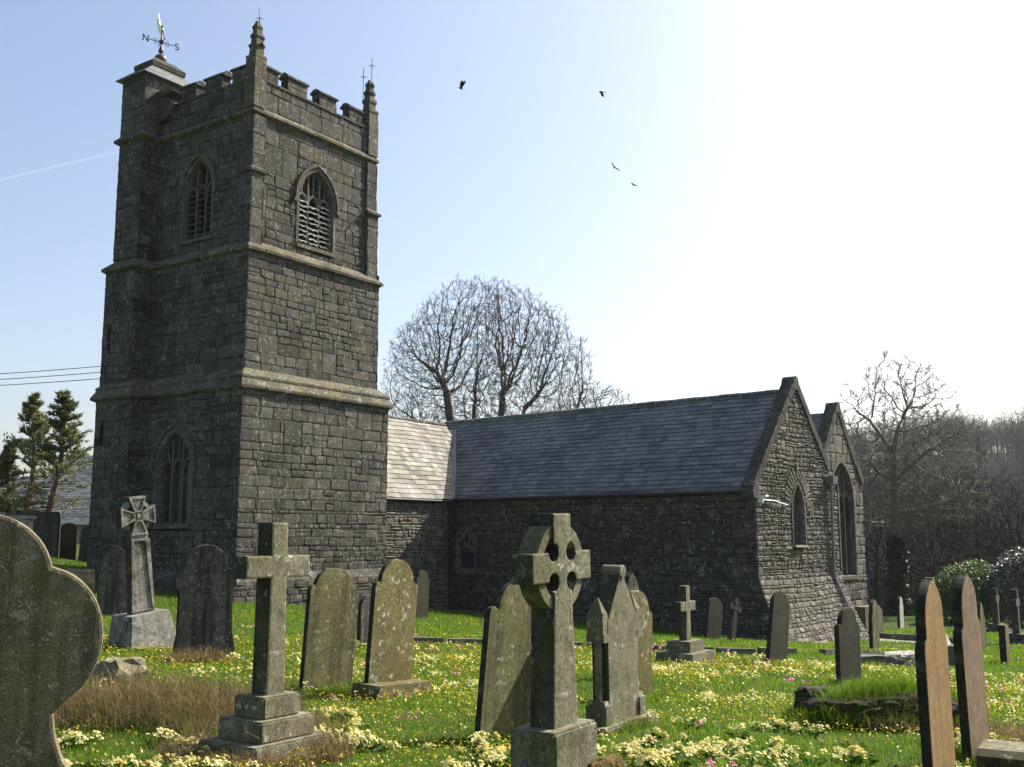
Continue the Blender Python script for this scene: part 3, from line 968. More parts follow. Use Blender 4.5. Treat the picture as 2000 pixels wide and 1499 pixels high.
# pinnacles with lightning rods
def pinnacle(u, v, rods, seed):
    rng = random.Random(seed)
    c = plan(u, v)
    mb = MB()
    prof = [(.33, 16.0), (.33, 17.2), (.31, 17.75), (.33, 17.78), (.32, 17.86), (.255, 17.92), (.25, 18.15), (.30, 18.2), (.285, 18.3), (.22, 18.36), (.205, 18.5), (.26, 18.56), (.235, 18.66), (.18, 18.7), (.165, 18.84), (.20, 18.9), (.17, 18.98), (.11, 19.04), (.075, 19.14), (.02, 19.17)]
    mb.lathe((c.x, c.y, 0), [(r_ * (1.12 if z_ < 17.9 else .96), z_ + rng.uniform(-.02, .02)) for r_, z_ in prof], 8 if False else 4, (.95, .5, .5), rot=math.pi / 2 - TH + R(45), jit=.04, rng=rng)
    for k in range(26):
        z_ = rng.choice([17.82, 18.25, 18.6, 18.92]) + rng.uniform(-.05, .05)
        rr_q = {17: .27, 18: .23 - (z_ - 18.2) * .13}[int(z_)] * rng.uniform(.8, 1.05)
        a_ = rng.uniform(0, 6.283)
        q_s = rng.uniform(.03, .065)
        mb.box((c.x + rr_q * math.cos(a_), c.y + rr_q * math.sin(a_), z_), q_s, q_s, q_s, X=(math.cos(a_), math.sin(a_), .3), Y=(-math.sin(a_), math.cos(a_), 0), top=.6, tone=(rng.uniform(.7, 1.1), rng.random(), .5))
    o = mb.build("pinnacle", M['ledge'], church)
    for du, dv, z0, z1, cx in rods:
        r_ = MB()
        b_ = plan(u + du, v + dv)
        t_ = Vector((b_.x + (-.10 if cx else .0), b_.y, z1))
        r_.tube([(b_.x, b_.y, z0), tuple(t_)], .014, 5)
        for q in (R(20), R(110)):
            d = Vector((math.cos(q), math.sin(q), 0)) * .13
            p = Vector((b_.x, b_.y, z0)).lerp(t_, .74)
            r_.tube([tuple(p - d), tuple(p + d)], .011, 4)
        r_.build("lightning_rod", M['iron'], o)
pinnacle(.62, .62, [(.2, .05, 18.2, 19.78, 1)], 1)
pinnacle(6.32, .62, [(.1, .0, 18.9, 20.1, 0), (-.1, .25, 18.2, 19.7, 0)], 2)

# ---------------- windows
def tracery_window(name, F, a0, a1, z0, zs, zt, lights, sur=.17, depth=.32, hood=True, louvre=None, lmat='louvre', seed=1, mat='dressed', sill=True, supers=True, mw=.09):
    rng = random.Random(seed)
    mb = MB()
    out = [(a0, z0)] + arch(a0, a1, zs, zt, 12) + [(a1, z0)]
    # surround: splayed reveal from the wall face to the frame
    n = len(out)
    c = (a0 + a1) / 2
    vs, fs = [], []
    for i, (a, z) in enumerate(out):
        p0, p1 = Vector(out[max(i - 1, 0)]), Vector(out[min(i + 1, n - 1)])
        e = (p1 - p0)
        e = e.normalized() if e.length > 1e-6 else Vector((1, 0))
        o = Vector((-e.y, e.x))
        if abs(a - c) < 1e-4 and z > zs: o = Vector((0, 1)) * 1.25
        for w, d in ((sur, -.03), (sur, .045), (.02, .05), (-.05, -.12), (-.05, -depth)):
            vs.append(F.P(a + o.x * w, z + o.y * w, d + (0 if d < 0 else rng.uniform(-.004, .004))))
    for i in range(n - 1):
        for k in range(4):
            fs.append((i * 5 + k, (i + 1) * 5 + k, (i + 1) * 5 + k + 1, i * 5 + k + 1)[::-1])
    mb.add(vs, fs)
    if sill:
        mb.prism(F, [(a0 - .1, z0 - .16), (a1 + .1, z0 - .16), (a1 + .1, z0 - .02), (a0 - .1, z0 - .02)], -.06, .07)
        mb.add([F.P(a0 - .02, z0 - .02, .06), F.P(a1 + .02, z0 - .02, .06), F.P(a1 + .02, z0 + .08, -depth), F.P(a0 - .02, z0 + .08, -depth)], [(0, 1, 2, 3)])
    win = mb.build(name, M[mat], church)
    # mullions and tracery
    tb = MB()
    w_ = (a1 - a0)
    dm0, dm1 = -.30, -.12
    AR = arch(a0, a1, zs, zt, 24)
    def top_at(a):
        best = zs
        for (x0, y0), (x1, y1) in zip(AR[:-1], AR[1:]):
            if min(x0, x1) <= a <= max(x0, x1):
                t = (a - x0) / (x1 - x0) if abs(x1 - x0) > 1e-6 else 0
                best = y0 + (y1 - y0) * t
        return best
    lw = w_ / lights
    for i in range(1, lights):
        a = a0 + lw * i
        tb.bar(F, [(a, z0), (a, top_at(a))], mw, dm0, dm1)
    zh = zs - lw * .25
    for i in range(lights):
        l, r = a0 + lw * i, a0 + lw * (i + 1)
        rr_ = lw * .75
        pts = arch(l + .02, r - .02, zh, min(zh + rr_, top_at((l + r) / 2) - .03), 7)
        tb.bar(F, pts, mw * .8, dm0 + .02, dm1 - .015)
        # solid spandrels over each light head
        ap = pts[7]
        for side in (0, 1):
            seq = pts[:8] if side == 0 else pts[7:]
            base = (l + .02 if side == 0 else r - .02)
            zt_ = min(ap[1], top_at(base) if 0 < i + side < lights else zs + .02)
            poly = [(p[0], p[1]) for p in seq]
            poly = poly + [(base, ap[1])] if side == 0 else poly + [(base, ap[1])]
            ok = all(p[1] <= top_at(min(max(p[0], a0 + .001), a1 - .001)) + .05 for p in poly)
            if ok: tb.prism(F, poly if side else poly, dm0 + .05, dm1 - .05)
        if supers:
            m_ = (l + r) / 2
            if top_at(m_) - (zh + rr_) > .12:
                tb.bar(F, [(m_, zh + rr_ * .97), (m_, top_at(m_))], mw * .6, dm0 + .03, dm1 - .03)
                for q0, q1 in ((l, m_), (m_, r)):
                    h_ = top_at((q0 + q1) / 2) - .05
                    s_ = h_ - lw * .3
                    if s_ > zh + rr_: tb.bar(F, arch(q0 + .02, q1 - .02, s_, h_, 5), mw * .5, dm0 + .03, dm1 - .035)
    tb.build("tracery", M[mat], win)
    gl = MB()
    gl.prism(F, [(a0 - .06, z0 - .05)] + [(a1 + .06, z0 - .05)] + arch(a0 - .06, a1 + .06, zs, zt + .05, 10)[::-1], -depth - .35 if louvre else -depth - .02, -depth - .3 if louvre else -depth + .03)
    gl.build("dark_opening" if louvre else "glazing", M['void' if louvre else 'glass'], win)
    if hood:
        hm = MB()
        o = sur + .06
        pts = [(a0 - o - .12, zs - .16), (a0 - o, zs - .16)] + arch(a0 - o, a1 + o, zs, zt + o * 1.15, 12) + [(a1 + o, zs - .16), (a1 + o + .12, zs - .16)]
        hm.bar(F, pts, .11, -.02, .12)
        hm.build("hood_mould", M['ledge'], win)
    if louvre:
        for i in range(lights):
            l, r = a0 + lw * i + mw * .5, a0 + lw * (i + 1) - mw * .5
            lb = MB()
            z = z0 + .10
            while z < zh + lw * .15:
                zo = rng.uniform(-.02, .02)
                k = 8
                vs = []
                for j in range(k + 1):
                    a = l - .02 + (r - l + .04) * j / k
                    sag = rng.uniform(-.012, .012)
                    wob_ = .035 * math.sin(j * 1.3 + z * 9 + i)
                    for d, zq in ((-.08 + wob_ * 1.2, z + zo + sag), (-.08 + wob_ * 1.2, z + zo + .03 + sag), (-.36, z + .20), (-.36, z + .17)):
                        vs.append(F.P(a, zq, d))
                fs = []
                for j in range(k):
                    for q in range(4):
                        q2 = (q + 1) % 4
                        fs.append((j * 4 + q, (j + 1) * 4 + q, (j + 1) * 4 + q2, j * 4 + q2))
                lb.add(vs, fs, (rng.uniform(.8, 1.2), rng.random(), .5))
                z += louvre * rng.uniform(.92, 1.1)
            lb.build("louvres", M[lmat], win)
    return win
tracery_window("belfry_window", fwest(S3), *W_BEL, 3, louvre=.185, seed=3, sur=.14)
tracery_window("belfry_window", fnorth(S3), *N_BEL, 3, louvre=.21, lmat='louvre_dark', seed=4, sur=.14, supers=False)
tracery_window("north_window", fnorth(S1), *N_LOW, 3, seed=5, sur=.2, depth=.45)

# ---------------- nave aisle between tower and transept
ai = MB()
FA = Frame(plan(6.6, .3), D1)
slit = lambda za, zb: (3.98, 4.18) if zb > 1.78 and za < 2.72 else None
masonry(ai, FA, 4.9, -1.9, 3.08, (.10, .22), (1.2, 3.6), 80, holes=[slit], depth=(.012, .05), split=.3)
aisle = ai.build("aisle_wall", M['gable'], church)
sw = MB()
sw.box(FA.P(4.08, 2.25, -.15), .14, .02, .52, X=(FA.A.x, FA.A.y, 0), Y=(FA.N.x, FA.N.y, 0))
w_ = sw.build("slit_window", M['void'], aisle)
sw = MB()
sw.bar(FA, [(3.93, 1.78), (3.93, 2.74), (4.23, 2.74), (4.23, 1.78)], .10, -.12, .05, closed=True)
sw.build("window_surround", M['dressed'], aisle)
ar_ = MB()
up = (D2.x * 2.4, D2.y * 2.4, 3.17)
slates(ar_, (plan(6.7, .12).x, plan(6.7, .12).y, 2.98), (D1.x, D1.y, 0), up, 7.2, math.hypot(2.6, 3.43), .235, .34, 81)
back = (-D2.x * 2.4, -D2.y * 2.4, 3.17)
slates(ar_, (plan(13.9, 5.32).x, plan(13.9, 5.32).y, 2.98), (-D1.x, -D1.y, 0), back, 7.2, math.hypot(2.6, 3.43), .3, .4, 82)
aroof = ar_.build("aisle_roof", M['slate_pale'], church)
rd = MB()
rr0, rr1 = plan(6.7, 2.72), plan(13.9, 2.72)
for i in range(16):
    a, b_ = rr0.lerp(rr1, i / 16 + .002), rr0.lerp(rr1, (i + 1) / 16 - .002)
    zj = 6.38 + .015 * math.sin(i * 2.1)
    rd.tube([(a.x, a.y, zj), (b_.x, b_.y, zj)], .10, 8, (random.Random(i).uniform(.8, 1.2), .5, .5))
rd.build("ridge_tiles", M['ledge'], aroof)
# end wall of the nave behind the tower
ew = MB()
q = [plan(6.72, .32), plan(6.72, 5.1)]
m_ = plan(6.72, 2.72)
ew.add([(q[0].x, q[0].y, -1.5), (q[1].x, q[1].y, -1.5), (q[1].x, q[1].y, 3.0), (m_.x, m_.y, 6.25), (q[0].x, q[0].y, 3.0)], [(0, 1, 2, 3, 4)])
q = [plan(13.88, .32), plan(13.88, 5.1)]
m_ = plan(13.88, 2.72)
ew.add([(q[0].x, q[0].y, -2.5), (q[1].x, q[1].y, -2.5), (q[1].x, q[1].y, 3.0), (m_.x, m_.y, 6.25), (q[0].x, q[0].y, 3.0)], [(4, 3, 2, 1, 0)])
q = [plan(6.7, 5.1), plan(13.9, 5.1)]
ew.add([(q[0].x, q[0].y, -2.5), (q[1].x, q[1].y, -2.5), (q[1].x, q[1].y, 3.0), (q[0].x, q[0].y, 3.0)], [(0, 1, 2, 3)])
ew.build("end_wall", M['slate_wall'], church)

# ---------------- transept
def flare(z):
    t = max(0.0, (.38 - z) / 2.1)
    return .85 * t ** 1.35
LT = 13.9
FT = Frame(I0 + E2 * .42, -E2)            # long north wall, runs towards the gable at C0
T_WIN = (.42 + .28, .42 + 1.22, .20, 1.25, 1.82)
tl_ = MB()
masonry(tl_, FT, LT, -2.6, 3.12, (.09, .24), (1.6, 4.6), 90, holes=[arch_hole(T_WIN[0], T_WIN[1], T_WIN[2], T_WIN[3], T_WIN[4], .06)],
        hi=lambda z: LT + flare(z), depth=(.008, .035), gap=.018, split=.35, tall=.08, ext=.03)
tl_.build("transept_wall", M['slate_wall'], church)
FG = Frame(C0, E1, flare)
HW, ZE1, ZA1 = 3.15, 3.15, 6.75
G1 = lambda z: 0 if z < ZE1 else (z - ZE1) / (ZA1 - ZE1) * HW
G1R = lambda z: 6.3 if z < ZE1 else 6.3 - (z - ZE1) / (ZA1 - ZE1) * HW
LAN = (2.62, 3.50, 1.28, 2.35, 3.32)
ga = MB()
masonry(ga, FG, 6.3, -2.7, ZA1, (.09, .20), (.8, 2.6), 91, holes=[arch_hole(*LAN, .12)], lo=G1, hi=G1R, depth=(.012, .042), gap=.024, tall=.03, split=.25, wave=.06, ext=.035)
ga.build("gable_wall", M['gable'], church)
C2 = C0 + E2 * .6
FG2 = Frame(C2, E1)
U0, U1, UC, ZE2, ZA2 = 5.9, 10.25, 8.1, 3.55, 6.42
G2 = lambda z: U0 if z < ZE2 else U0 + (z - ZE2) / (ZA2 - ZE2) * (UC - U0)
G2R = lambda z: U1 if z < ZE2 else U1 - (z - ZE2) / (ZA2 - ZE2) * (U1 - UC)
EW_ = (7.22, 9.25, .05, 2.95, 4.35)
ga = MB()
masonry(ga, FG2, 10.3, -3.2, ZA2, (.16, .42), (1.0, 2.2), 92, holes=[arch_hole(*EW_)], lo=G2, hi=G2R, depth=(.01, .035), gap=.022, tall=.15, quoin=.0, corner=(False, True))
masonry(ga, Frame(C2 + E1 * U1, E2), 12.5, -3.4, 3.5, (.3, .5), (1.2, 2.6), 93)
ga.prism(FG2, [(8.9, -3.2), (10.6, -3.2), (10.6, -1.35), (10.3, -1.15), (8.9, -1.15)], .0, .45, (1, .5, .5))
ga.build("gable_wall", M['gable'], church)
# end gable hidden at the back
eg = MB()
bq = C0 + E2 * 17.0
def bp(u, z): p = bq + E1 * u; return (p.x, p.y, z)
eg.add([bp(0, -3), bp(6.0, -3), bp(6.0, 3.2), bp(3.15, 6.6), bp(0, 3.2)], [(4, 3, 2, 1, 0)])
bq2 = C0 + E2 * 13.1
def bp2(u, z): p = bq2 + E1 * u; return (p.x, p.y, z)
eg.add([bp2(6.0, -3), bp2(10.2, -3), bp2(10.2, 3.5), bp2(8.1, 6.3), bp2(6.0, 3.5)], [(4, 3, 2, 1, 0)])
p0, p1 = C0 + E2 * 13.3 + E1 * .02, C0 + E2 * 17 + E1 * .02
eg.add([(p0.x, p0.y, -3), (p0.x, p0.y, 3.1), (p1.x, p1.y, 3.1), (p1.x, p1.y, -3)], [(0, 1, 2, 3)])
eg.build("end_wall", M['slate_wall'], church)
# roofs
def roof_pair(name, CC, ul, ur, zl, zr, uc, za, s0, s1, seed, mat):
    mb = MB()
    L_ = s1 - s0
    o = CC + E1 * ul + E2 * s1
    vl = Vector((E1.x * (uc - ul), E1.y * (uc - ul), za - zl))
    slates(mb, (o.x, o.y, zl), (-E2.x, -E2.y, 0), vl, L_, vl.length, .215, .32, seed)
    o = CC + E1 * ur + E2 * s0
    vr = Vector((-E1.x * (ur - uc), -E1.y * (ur - uc), za - zr))
    slates(mb, (o.x, o.y, zr), (E2.x, E2.y, 0), vr, L_, vr.length, .26, .4, seed + 1)
    ob = mb.build(name, M[mat], church)
    rd = MB()
    a0_, b0_ = CC + E1 * uc + E2 * s0, CC + E1 * uc + E2 * s1
    k = int(L_ / .45)
    for i in range(k):
        a, b_ = a0_.lerp(b0_, i / k + .001), a0_.lerp(b0_, (i + 1) / k - .001)
        zj = za - .02 + .008 * math.sin(i * 1.7)
        rd.tube([(a.x, a.y, zj), (b_.x, b_.y, zj)], .10, 8, (random.Random(i + seed).uniform(.8, 1.15), .5, .5))
    rd.build("ridge_tiles", M['slate'], ob)
    return ob
roof_pair("transept_roof", C0, -.16, 5.85, 2.98, 3.42, 3.15, 6.62, .22, 17.0, 95, 'slate')
roof_pair("transept_roof", C2, 5.75, 10.4, 3.42, 3.3, 8.1, 6.25, .22, 12.5, 97, 'slate')
def solve_uv(eu, dv):
    # point whose E1 distance from C0 is eu and whose D2 distance from A0 is dv
    a_, b_, c_, d_ = E1.x, E1.y, D2.x, D2.y
    p_, q_ = eu + C0.dot(E1), dv + A0.dot(D2)
    det = a_ * d_ - b_ * c_
    return Vector(((p_ * d_ - b_ * q_) / det, (a_ * q_ - c_ * p_) / det))
vp0, vp1 = solve_uv(-.14, .14), solve_uv(2.66, 2.56)
va0, va1 = Vector((vp0.x, vp0.y, 3.02)), Vector((vp1.x, vp1.y, 6.16))
vd = (va1 - va0).normalized()
vside = vd.cross(Vector((0, 0, 1))).normalized()
lv_ = MB()
lv_.box((va0 + va1) / 2 + Vector((0, 0, .05)), (va1 - va0).length / 2, .13, .02, X=vd, Y=vside, Z=vd.cross(vside) * -1)
lv_.build("valley_lead", M['lead'], church)
# copings of the gables
def coping(F, pts, mat='coping'):
    mb = MB()
    r_ = random.Random(len(pts))
    for (p, q) in zip(pts[:-1], pts[1:]):
        L = math.hypot(q[0] - p[0], q[1] - p[1])
        k = max(1, int(L / .75))
        for i in range(k):
            t0, t1 = i / k, (i + 1) / k - .008 / L
            a = (p[0] + (q[0] - p[0]) * t0, p[1] + (q[1] - p[1]) * t0)
            b_ = (p[0] + (q[0] - p[0]) * t1, p[1] + (q[1] - p[1]) * t1)
            j = r_.uniform(-.012, .012)
            mb.bar(F, [(a[0], a[1] + j), (b_[0], b_[1] + j)], .26, -.36, .07 + j)
    return mb.build("gable_coping", M[mat], church)
FGc = Frame(C0, E1)
coping(FGc, [(-.20, 3.08), (0.0, 3.30), (3.15, 6.92), (5.75, 3.92)])
coping(FG2, [(6.05, 3.75), (8.1, 6.58), (10.28, 3.62)])
ap = MB()
ap.prism(FGc, [(2.86, 6.62), (3.44, 6.62), (3.33, 6.96), (3.26, 7.07), (3.15, 7.11), (3.04, 7.07), (2.97, 6.96)], -.38, .09)
ap.build("apex_stone", M['coping'], church)
ap = MB()
ap.prism(FG2, [(7.86, 6.3), (8.34, 6.3), (8.26, 6.60), (8.2, 6.70), (8.02, 6.70), (7.95, 6.60)], -.38, .09)
ap.build("apex_stone", M['coping'], church)
kn = MB()
kn.prism(FGc, [(-.30, 2.78), (.12, 2.72), (.12, 3.2), (-.1, 3.32), (-.32, 3.05)], -.36, .09)
kn.build("kneeler", M['coping'], church)
# windows
tracery_window("transept_window", FT, *T_WIN, 1, sur=.14, depth=.25, hood=False, seed=6, supers=False, mat='dressed')
tw2 = [o for o in church.children if o.name.startswith("transept_window")][0]
hp = MB()
hp.prism(FT, [(T_WIN[0] - .02, .92), (T_WIN[1] + .02, .92)] + arch(T_WIN[0] - .02, T_WIN[1] + .02, T_WIN[3], T_WIN[4] + .02, 10)[::-1], -.22, -.05)
hp.build("carved_head", M['gable'], tw2)
hp = MB()
mc = (T_WIN[0] + T_WIN[1]) / 2
def drop(cx_, cz_, rx, rz, t): return [(cx_ + rx * math.cos(a) * (1 - .45 * math.sin(a)) + t * math.sin(a), cz_ + rz * math.sin(a)) for a in np.linspace(0, 2 * math.pi, 14, endpoint=False)]
for q in (drop(mc, 1.48, .085, .22, 0), drop(mc - .24, 1.28, .06, .15, .06), drop(mc + .24, 1.28, .06, .15, -.06), drop(mc - .15, 1.02, .05, .09, .0), drop(mc + .15, 1.02, .05, .09, 0), drop(mc, .99, .07, .05, 0)):
    hp.prism(FT, q, -.06, -.046)
hp.build("piercings", M['void'], tw2)
lan = tracery_window("lancet_window", FGc, *LAN, 1, sur=.10, depth=.30, hood=False, seed=7, supers=False, mw=.05, sill=False)
tr2 = MB()
for q in ((-1, 1), (1, 1)):
    c_ = 3.06
    tr2.bar(FGc, [(c_, 2.20), (c_ + q[0] * .10, 2.45), (c_ + q[0] * .13, 2.65), (c_ + q[0] * .05, 2.85), (c_ + q[0] * .14, 3.0)], .035, -.24, -.16)
tr2.bar(FGc, [(2.66, 2.36), (2.8, 2.28), (3.06, 2.42), (3.32, 2.28), (3.46, 2.36)], .04, -.24, -.16)
tr2.build("tracery", M['dressed'], lan)
bars = MB()
for i in range(5):
    a = 2.70 + (3.42 - 2.70) * (i + .5) / 5
    bars.tube([FGc.P(a, 1.30, -.2), FGc.P(a, 2.3, -.2)], .010, 4)
for z in (1.62, 1.98):
    bars.tube([FGc.P(2.66, z, -.2), FGc.P(3.46, z, -.2)], .016, 4)
bars.build("window_bars", M['lead'], lan)
ls = MB()
ls.prism(FGc, [(2.60, 1.17), (3.52, 1.17), (3.52, 1.245), (2.60, 1.245)], -.2, .12)
tag(ls.build("sill", M['white_stone'], lan), "white window sill")
# voussoirs fanned over the lancet
vo2 = MB()
rv = random.Random(4)
pts = arch(2.42, 3.70, 2.45, 3.52, 9)
for i, (a, z) in enumerate(pts):
    p0, p1 = Vector(pts[max(i - 1, 0)]), Vector(pts[min(i + 1, len(pts) - 1)])
    e = (p1 - p0).normalized(); o = Vector((-e.y, e.x))
    if i == 9: o = Vector((0, 1))
    t = Vector((o.y, -o.x)) * .042
    L = .38 + .12 * (z - 2.4)
    c_ = Vector((a, z))
    q = [c_ - t, c_ + t, c_ + t * 1.25 + o * L, c_ - t * 1.25 + o * L]
    vo2.prism(FGc, [tuple(x) for x in q][::-1], .0, .05 + rv.uniform(-.012, .012), (rv.uniform(.8, 1.2), rv.random(), .5))
vo2.build("relieving_arch", M['gable'], church)
tracery_window("east_window", FG2, *EW_, 4, sur=.16, depth=.5, hood=False, seed=8, mw=.10)
tp = MB()
tp.prism(FG2, [(7.55, -1.75), (8.42, -1.75), (8.42, -.42), (7.55, -.42)], .03, .10)
tag(tp.build("wall_tablet", M['dressed'], church), "plain grey memorial tablet under the east window")

# gutters, pipes and lamps on the walls
gt = MB()
a, b_ = FT.P(.35, 2.98, .17), FT.P(LT - .1, 2.98, .17)
gt.tube([a, b_], .065, 8)
gt.bar(FT, [(.35, 3.02), (LT - .1, 3.02)], .16, .03, .10)
gt.build("gutter", M['iron'], church)
gt = MB()
gt.tube([FA.P(.35, 2.92, .17), FA.P(4.6, 2.92, .17)], .06, 8)
gt.bar(FA, [(.35, 2.96), (4.6, 2.96)], .14, .03, .09)
gt.build("gutter", M['iron'], church)
dp = MB()
dp.tube([FA.P(4.50, 2.7, .12), FA.P(4.50, -1.9, .12)], .055, 8)
dp.box(FA.P(4.50, 2.76, .13), .16, .12, .14, X=(FA.A.x, FA.A.y, 0), Y=(FA.N.x, FA.N.y, 0), top=1.2)
for z in (2.2, 1.0, -.2, -1.2): dp.tube([FA.P(4.50, z, .12), FA.P(4.50, z + .08, .12)], .075, 8)
dp.build("drainpipe", M['iron'], church)
vl_ = MB()
o = I0
vl_.bar(FT, [(.42, 2.99), (.42, 2.99 + .2)], .10, .0, .05)
dp = MB()
PU = 5.62
pts = [FGc.P(PU, 3.42, .12), FGc.P(PU, .25, .10), FGc.P(PU, .05, .14), FG.P(PU + .02, -1.0, .10), FG.P(PU + .05, -1.75, .10)]
dp.tube(pts, .055, 8)
dp.box(FGc.P(PU, 3.55, .14), .17, .14, .15, X=(FGc.A.x, FGc.A.y, 0), Y=(FGc.N.x, FGc.N.y, 0), top=1.25)
for z in (2.9, .7): dp.tube([FGc.P(PU, z, .12), FGc.P(PU, z + .08, .12)], .075, 8)
dp.build("drainpipe", M['lead'], church)
fl = MB()
fl.box(FGc.P(.12, 2.80, .20), .11, .15, .035, X=(FGc.A.x, FGc.A.y, 0), Y=(FGc.N.x, FGc.N.y, .25))
fl.box(FGc.P(.12, 2.70, .10), .06, .10, .07, X=(FGc.A.x, FGc.A.y, 0), Y=(FGc.N.x, FGc.N.y, 0))
tag(fl.build("floodlight", M['white'], church), "white floodlight at the corner of the nearer gable")
fl = MB()
fl.tube([FG2.P(10.15, 2.62, .02), FG2.P(10.15, 2.62, .35)], .03, 6)
fl.tube([FG2.P(10.15, 2.95, .35), FG2.P(10.15, 2.10, .35)], .024, 6)
fl.tube([FG2.P(10.15, 2.10, .35), FG2.P(10.55, 2.10, .45)], .014, 6)
fl.box(FG2.P(10.72, 2.10, .5), .16, .09, .03, X=(FG2.A.x, FG2.A.y, 0), Y=(FG2.N.x, FG2.N.y, 0))
tag(fl.build("floodlight", M['lead'], church), "floodlight on a bracket beside the big east window")
cbm = MB()
cbm.tube([FGc.P(.25, 2.72, .09), FGc.P(1.2, 2.70, .09), FGc.P(2.1, 2.58, .09)], .02, 5)
cbm.build("cable", M['white'], church)

# ------------------------------------------------------------------ gravestones
ROW = math.pi / 2 - TH                 # local x runs along the rows (D1)
def slab(mb, prof, t, bev=.012, F=None, y0=0.0, edge=True):
    """upright stone from an outline (x, z), thickness t, edges softened"""
    bm = bmesh.new()
    vs = [bm.verts.new((x, y0 - t / 2, z)) for x, z in prof]
    f = bm.faces.new(vs)
    f.normal_update()
    if f.normal.y > 0: f.normal_flip()
    r = bmesh.ops.extrude_face_region(bm, geom=[f])
    ev = [v for v in r['geom'] if isinstance(v, bmesh.types.BMVert)]
    bmesh.ops.translate(bm, verts=ev, vec=(0, t, 0))
    bmesh.ops.recalc_face_normals(bm, faces=bm.faces)
    if bev:
        ed = [e for e in bm.edges if len(e.link_faces) == 2 and (max(len(x.verts) for x in e.link_faces) > 4)]
        bmesh.ops.bevel(bm, geom=ed, offset=bev, segments=2, affect='EDGES', profile=.6)
    bm.verts.index_update()
    bm.normal_update()
    k0 = len(mb.f)
    mb.add([tuple(v.co) for v in bm.verts], [[v.index for v in f.verts] for f in bm.faces])
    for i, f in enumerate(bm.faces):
        if f.normal.x < -.35 and edge: mb.m[k0 + i] = 1  # sides turned from the sun take the slot with shade in its colour
    bm.free()

def mirror(half):
    """half outline from (x>=0, base) up to the top; returns the closed outline"""
    l = [(-x, z) for x, z in reversed(half) if x > 1e-5]
    return half + l

def arc(cx, cz, r, t0, t1, n=8, ry=None):
    ry = ry or r
    return [(cx + r * math.cos(R(t0 + (t1 - t0) * i / n)), cz + ry * math.sin(R(t0 + (t1 - t0) * i / n))) for i in range(n + 1)]

def p_shoulder(w, h, rise=.3, aw=.40):
    """round arch between two small rounded shoulders"""
    hs = h - rise
    nub = .07 * w
    half = [(w / 2, 0), (w / 2, hs - nub)] + arc(w / 2 - nub, hs - nub, nub, 0, 100, 5)
    half += [(aw * w + .006, hs - .02)] + arc(0, hs - .01, aw * w, 4, 90, 12, rise + .01)
    return mirror(half)

def p_round(w, h):
    return mirror([(w / 2, 0), (w / 2, h - w * .42)] + arc(0, h - w * .42, w / 2, 5, 90, 12, w * .42))

def p_gothic(w, h, rise, sh=0.0):
    ap = arch(-w / 2 + sh, w / 2 - sh, h - rise, h, 9)
    half = [(w / 2, 0)] + ([(w / 2, h - rise - .04), (w / 2 - sh * .6, h - rise - .01)] if sh else [])
    half += [p for p in reversed(ap) if p[0] >= -1e-6][0:]
    half.sort(key=lambda p: p[1]) if not sh else None
    return mirror([(max(0, x), z) for x, z in half])

def p_bullet(w, h, hs, inset=.07):
    half = [(w / 2, 0), (w / 2, hs - .05)] + [(w / 2 - inset * .35, hs), (w / 2 - inset, hs + .03)]
    hw_ = w / 2 - inset
    half += [(hw_ * (1 - t ** 3.6), hs + .05 + (h - hs - .05) * t) for t in np.linspace(0, 1, 13)]
    return mirror(half)

def p_scroll(w, h):
    r = .30 * w
    half = [(w * .5, 0), (w * .485, h * .16), (w * .44, h * .27), (w * .43, h * .55), (w * .44, h * .63), (w * .50, h * .66), (w * .50, h * .74), (w * .44, h * .77), (w * .40, h * .795), (w * .345, h * .80)]
    half += arc(0, h - r * 1.05, r * 1.12, 8, 90, 10, r * 1.05)
    return mirror(half)

def p_trefoil(w, h):
    hw = w / 2
    half = [(hw * 1.02, 0), (hw * 1.02, h * .42), (hw * .97, h * .475), (hw * .84, h * .505), (hw * .73, h * .54), (hw * .67, h * .58), (hw * .64, h * .625)]
    half += arc(hw * .50, h * .765, hw * .50, -62, 70, 16, h * .132)
    half += arc(0, h - hw * .57, hw * .575, 12, 90, 12, hw * .57)
    return mirror(half)

def stone_thing(name, label, prof, t, x, y, mat, rz=0.0, lean=0.0, tip=0.0, cat="gravestone", group=None, sink=.12, z=None, foot=None):
    mb = MB()
    slab(mb, [(a, b - sink) for a, b in prof], t)
    zz = g(x, y) if z is None else z
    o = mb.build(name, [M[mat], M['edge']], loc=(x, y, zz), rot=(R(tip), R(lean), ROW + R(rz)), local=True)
    tag(o, label, cat, group)
    if foot:
        fb = MB()
        w, h, d = foot
        fb.box((0, -d * .2, h / 2 - .06), w / 2, d / 2, h / 2 + .06, top=.93)
        f_ = fb.build("base", M[mat], o, local=True)
    return o

stone_thing("headstone", "large brown trefoil-topped headstone cut off by the left edge, nearest the camera", p_trefoil(.80, 1.77), .10, -1.78, 3.52, 'head_big', rz=-33.0, lean=0, z=g(-1.78, 3.52) + .01)
stone_thing("headstone", "olive leaning round-shouldered headstone left of the ochre one", p_shoulder(.80, 1.50, .22), .06, -2.12, 12.2, 'head_olive', lean=7, tip=-2)
stone_thing("headstone", "ochre headstone with white lichen spots and a long base stone", p_shoulder(.80, 1.62, .26, .39), .06, -1.41, 12.1, 'head_lichen', lean=3.5, tip=2, rz=4, foot=(1.05, .14, .40))
stone_thing("headstone", "pale grey headstone almost hidden between the olive and ochre headstones", p_round(.6, 1.05), .10, -2.62, 19.6, 'head_grey')
stone_thing("headstone", "small dark round-shouldered headstone near the foot of the tower", p_shoulder(.66, 1.55, .22), .10, -2.72, 31.6, 'head_dark', rz=6, lean=2)
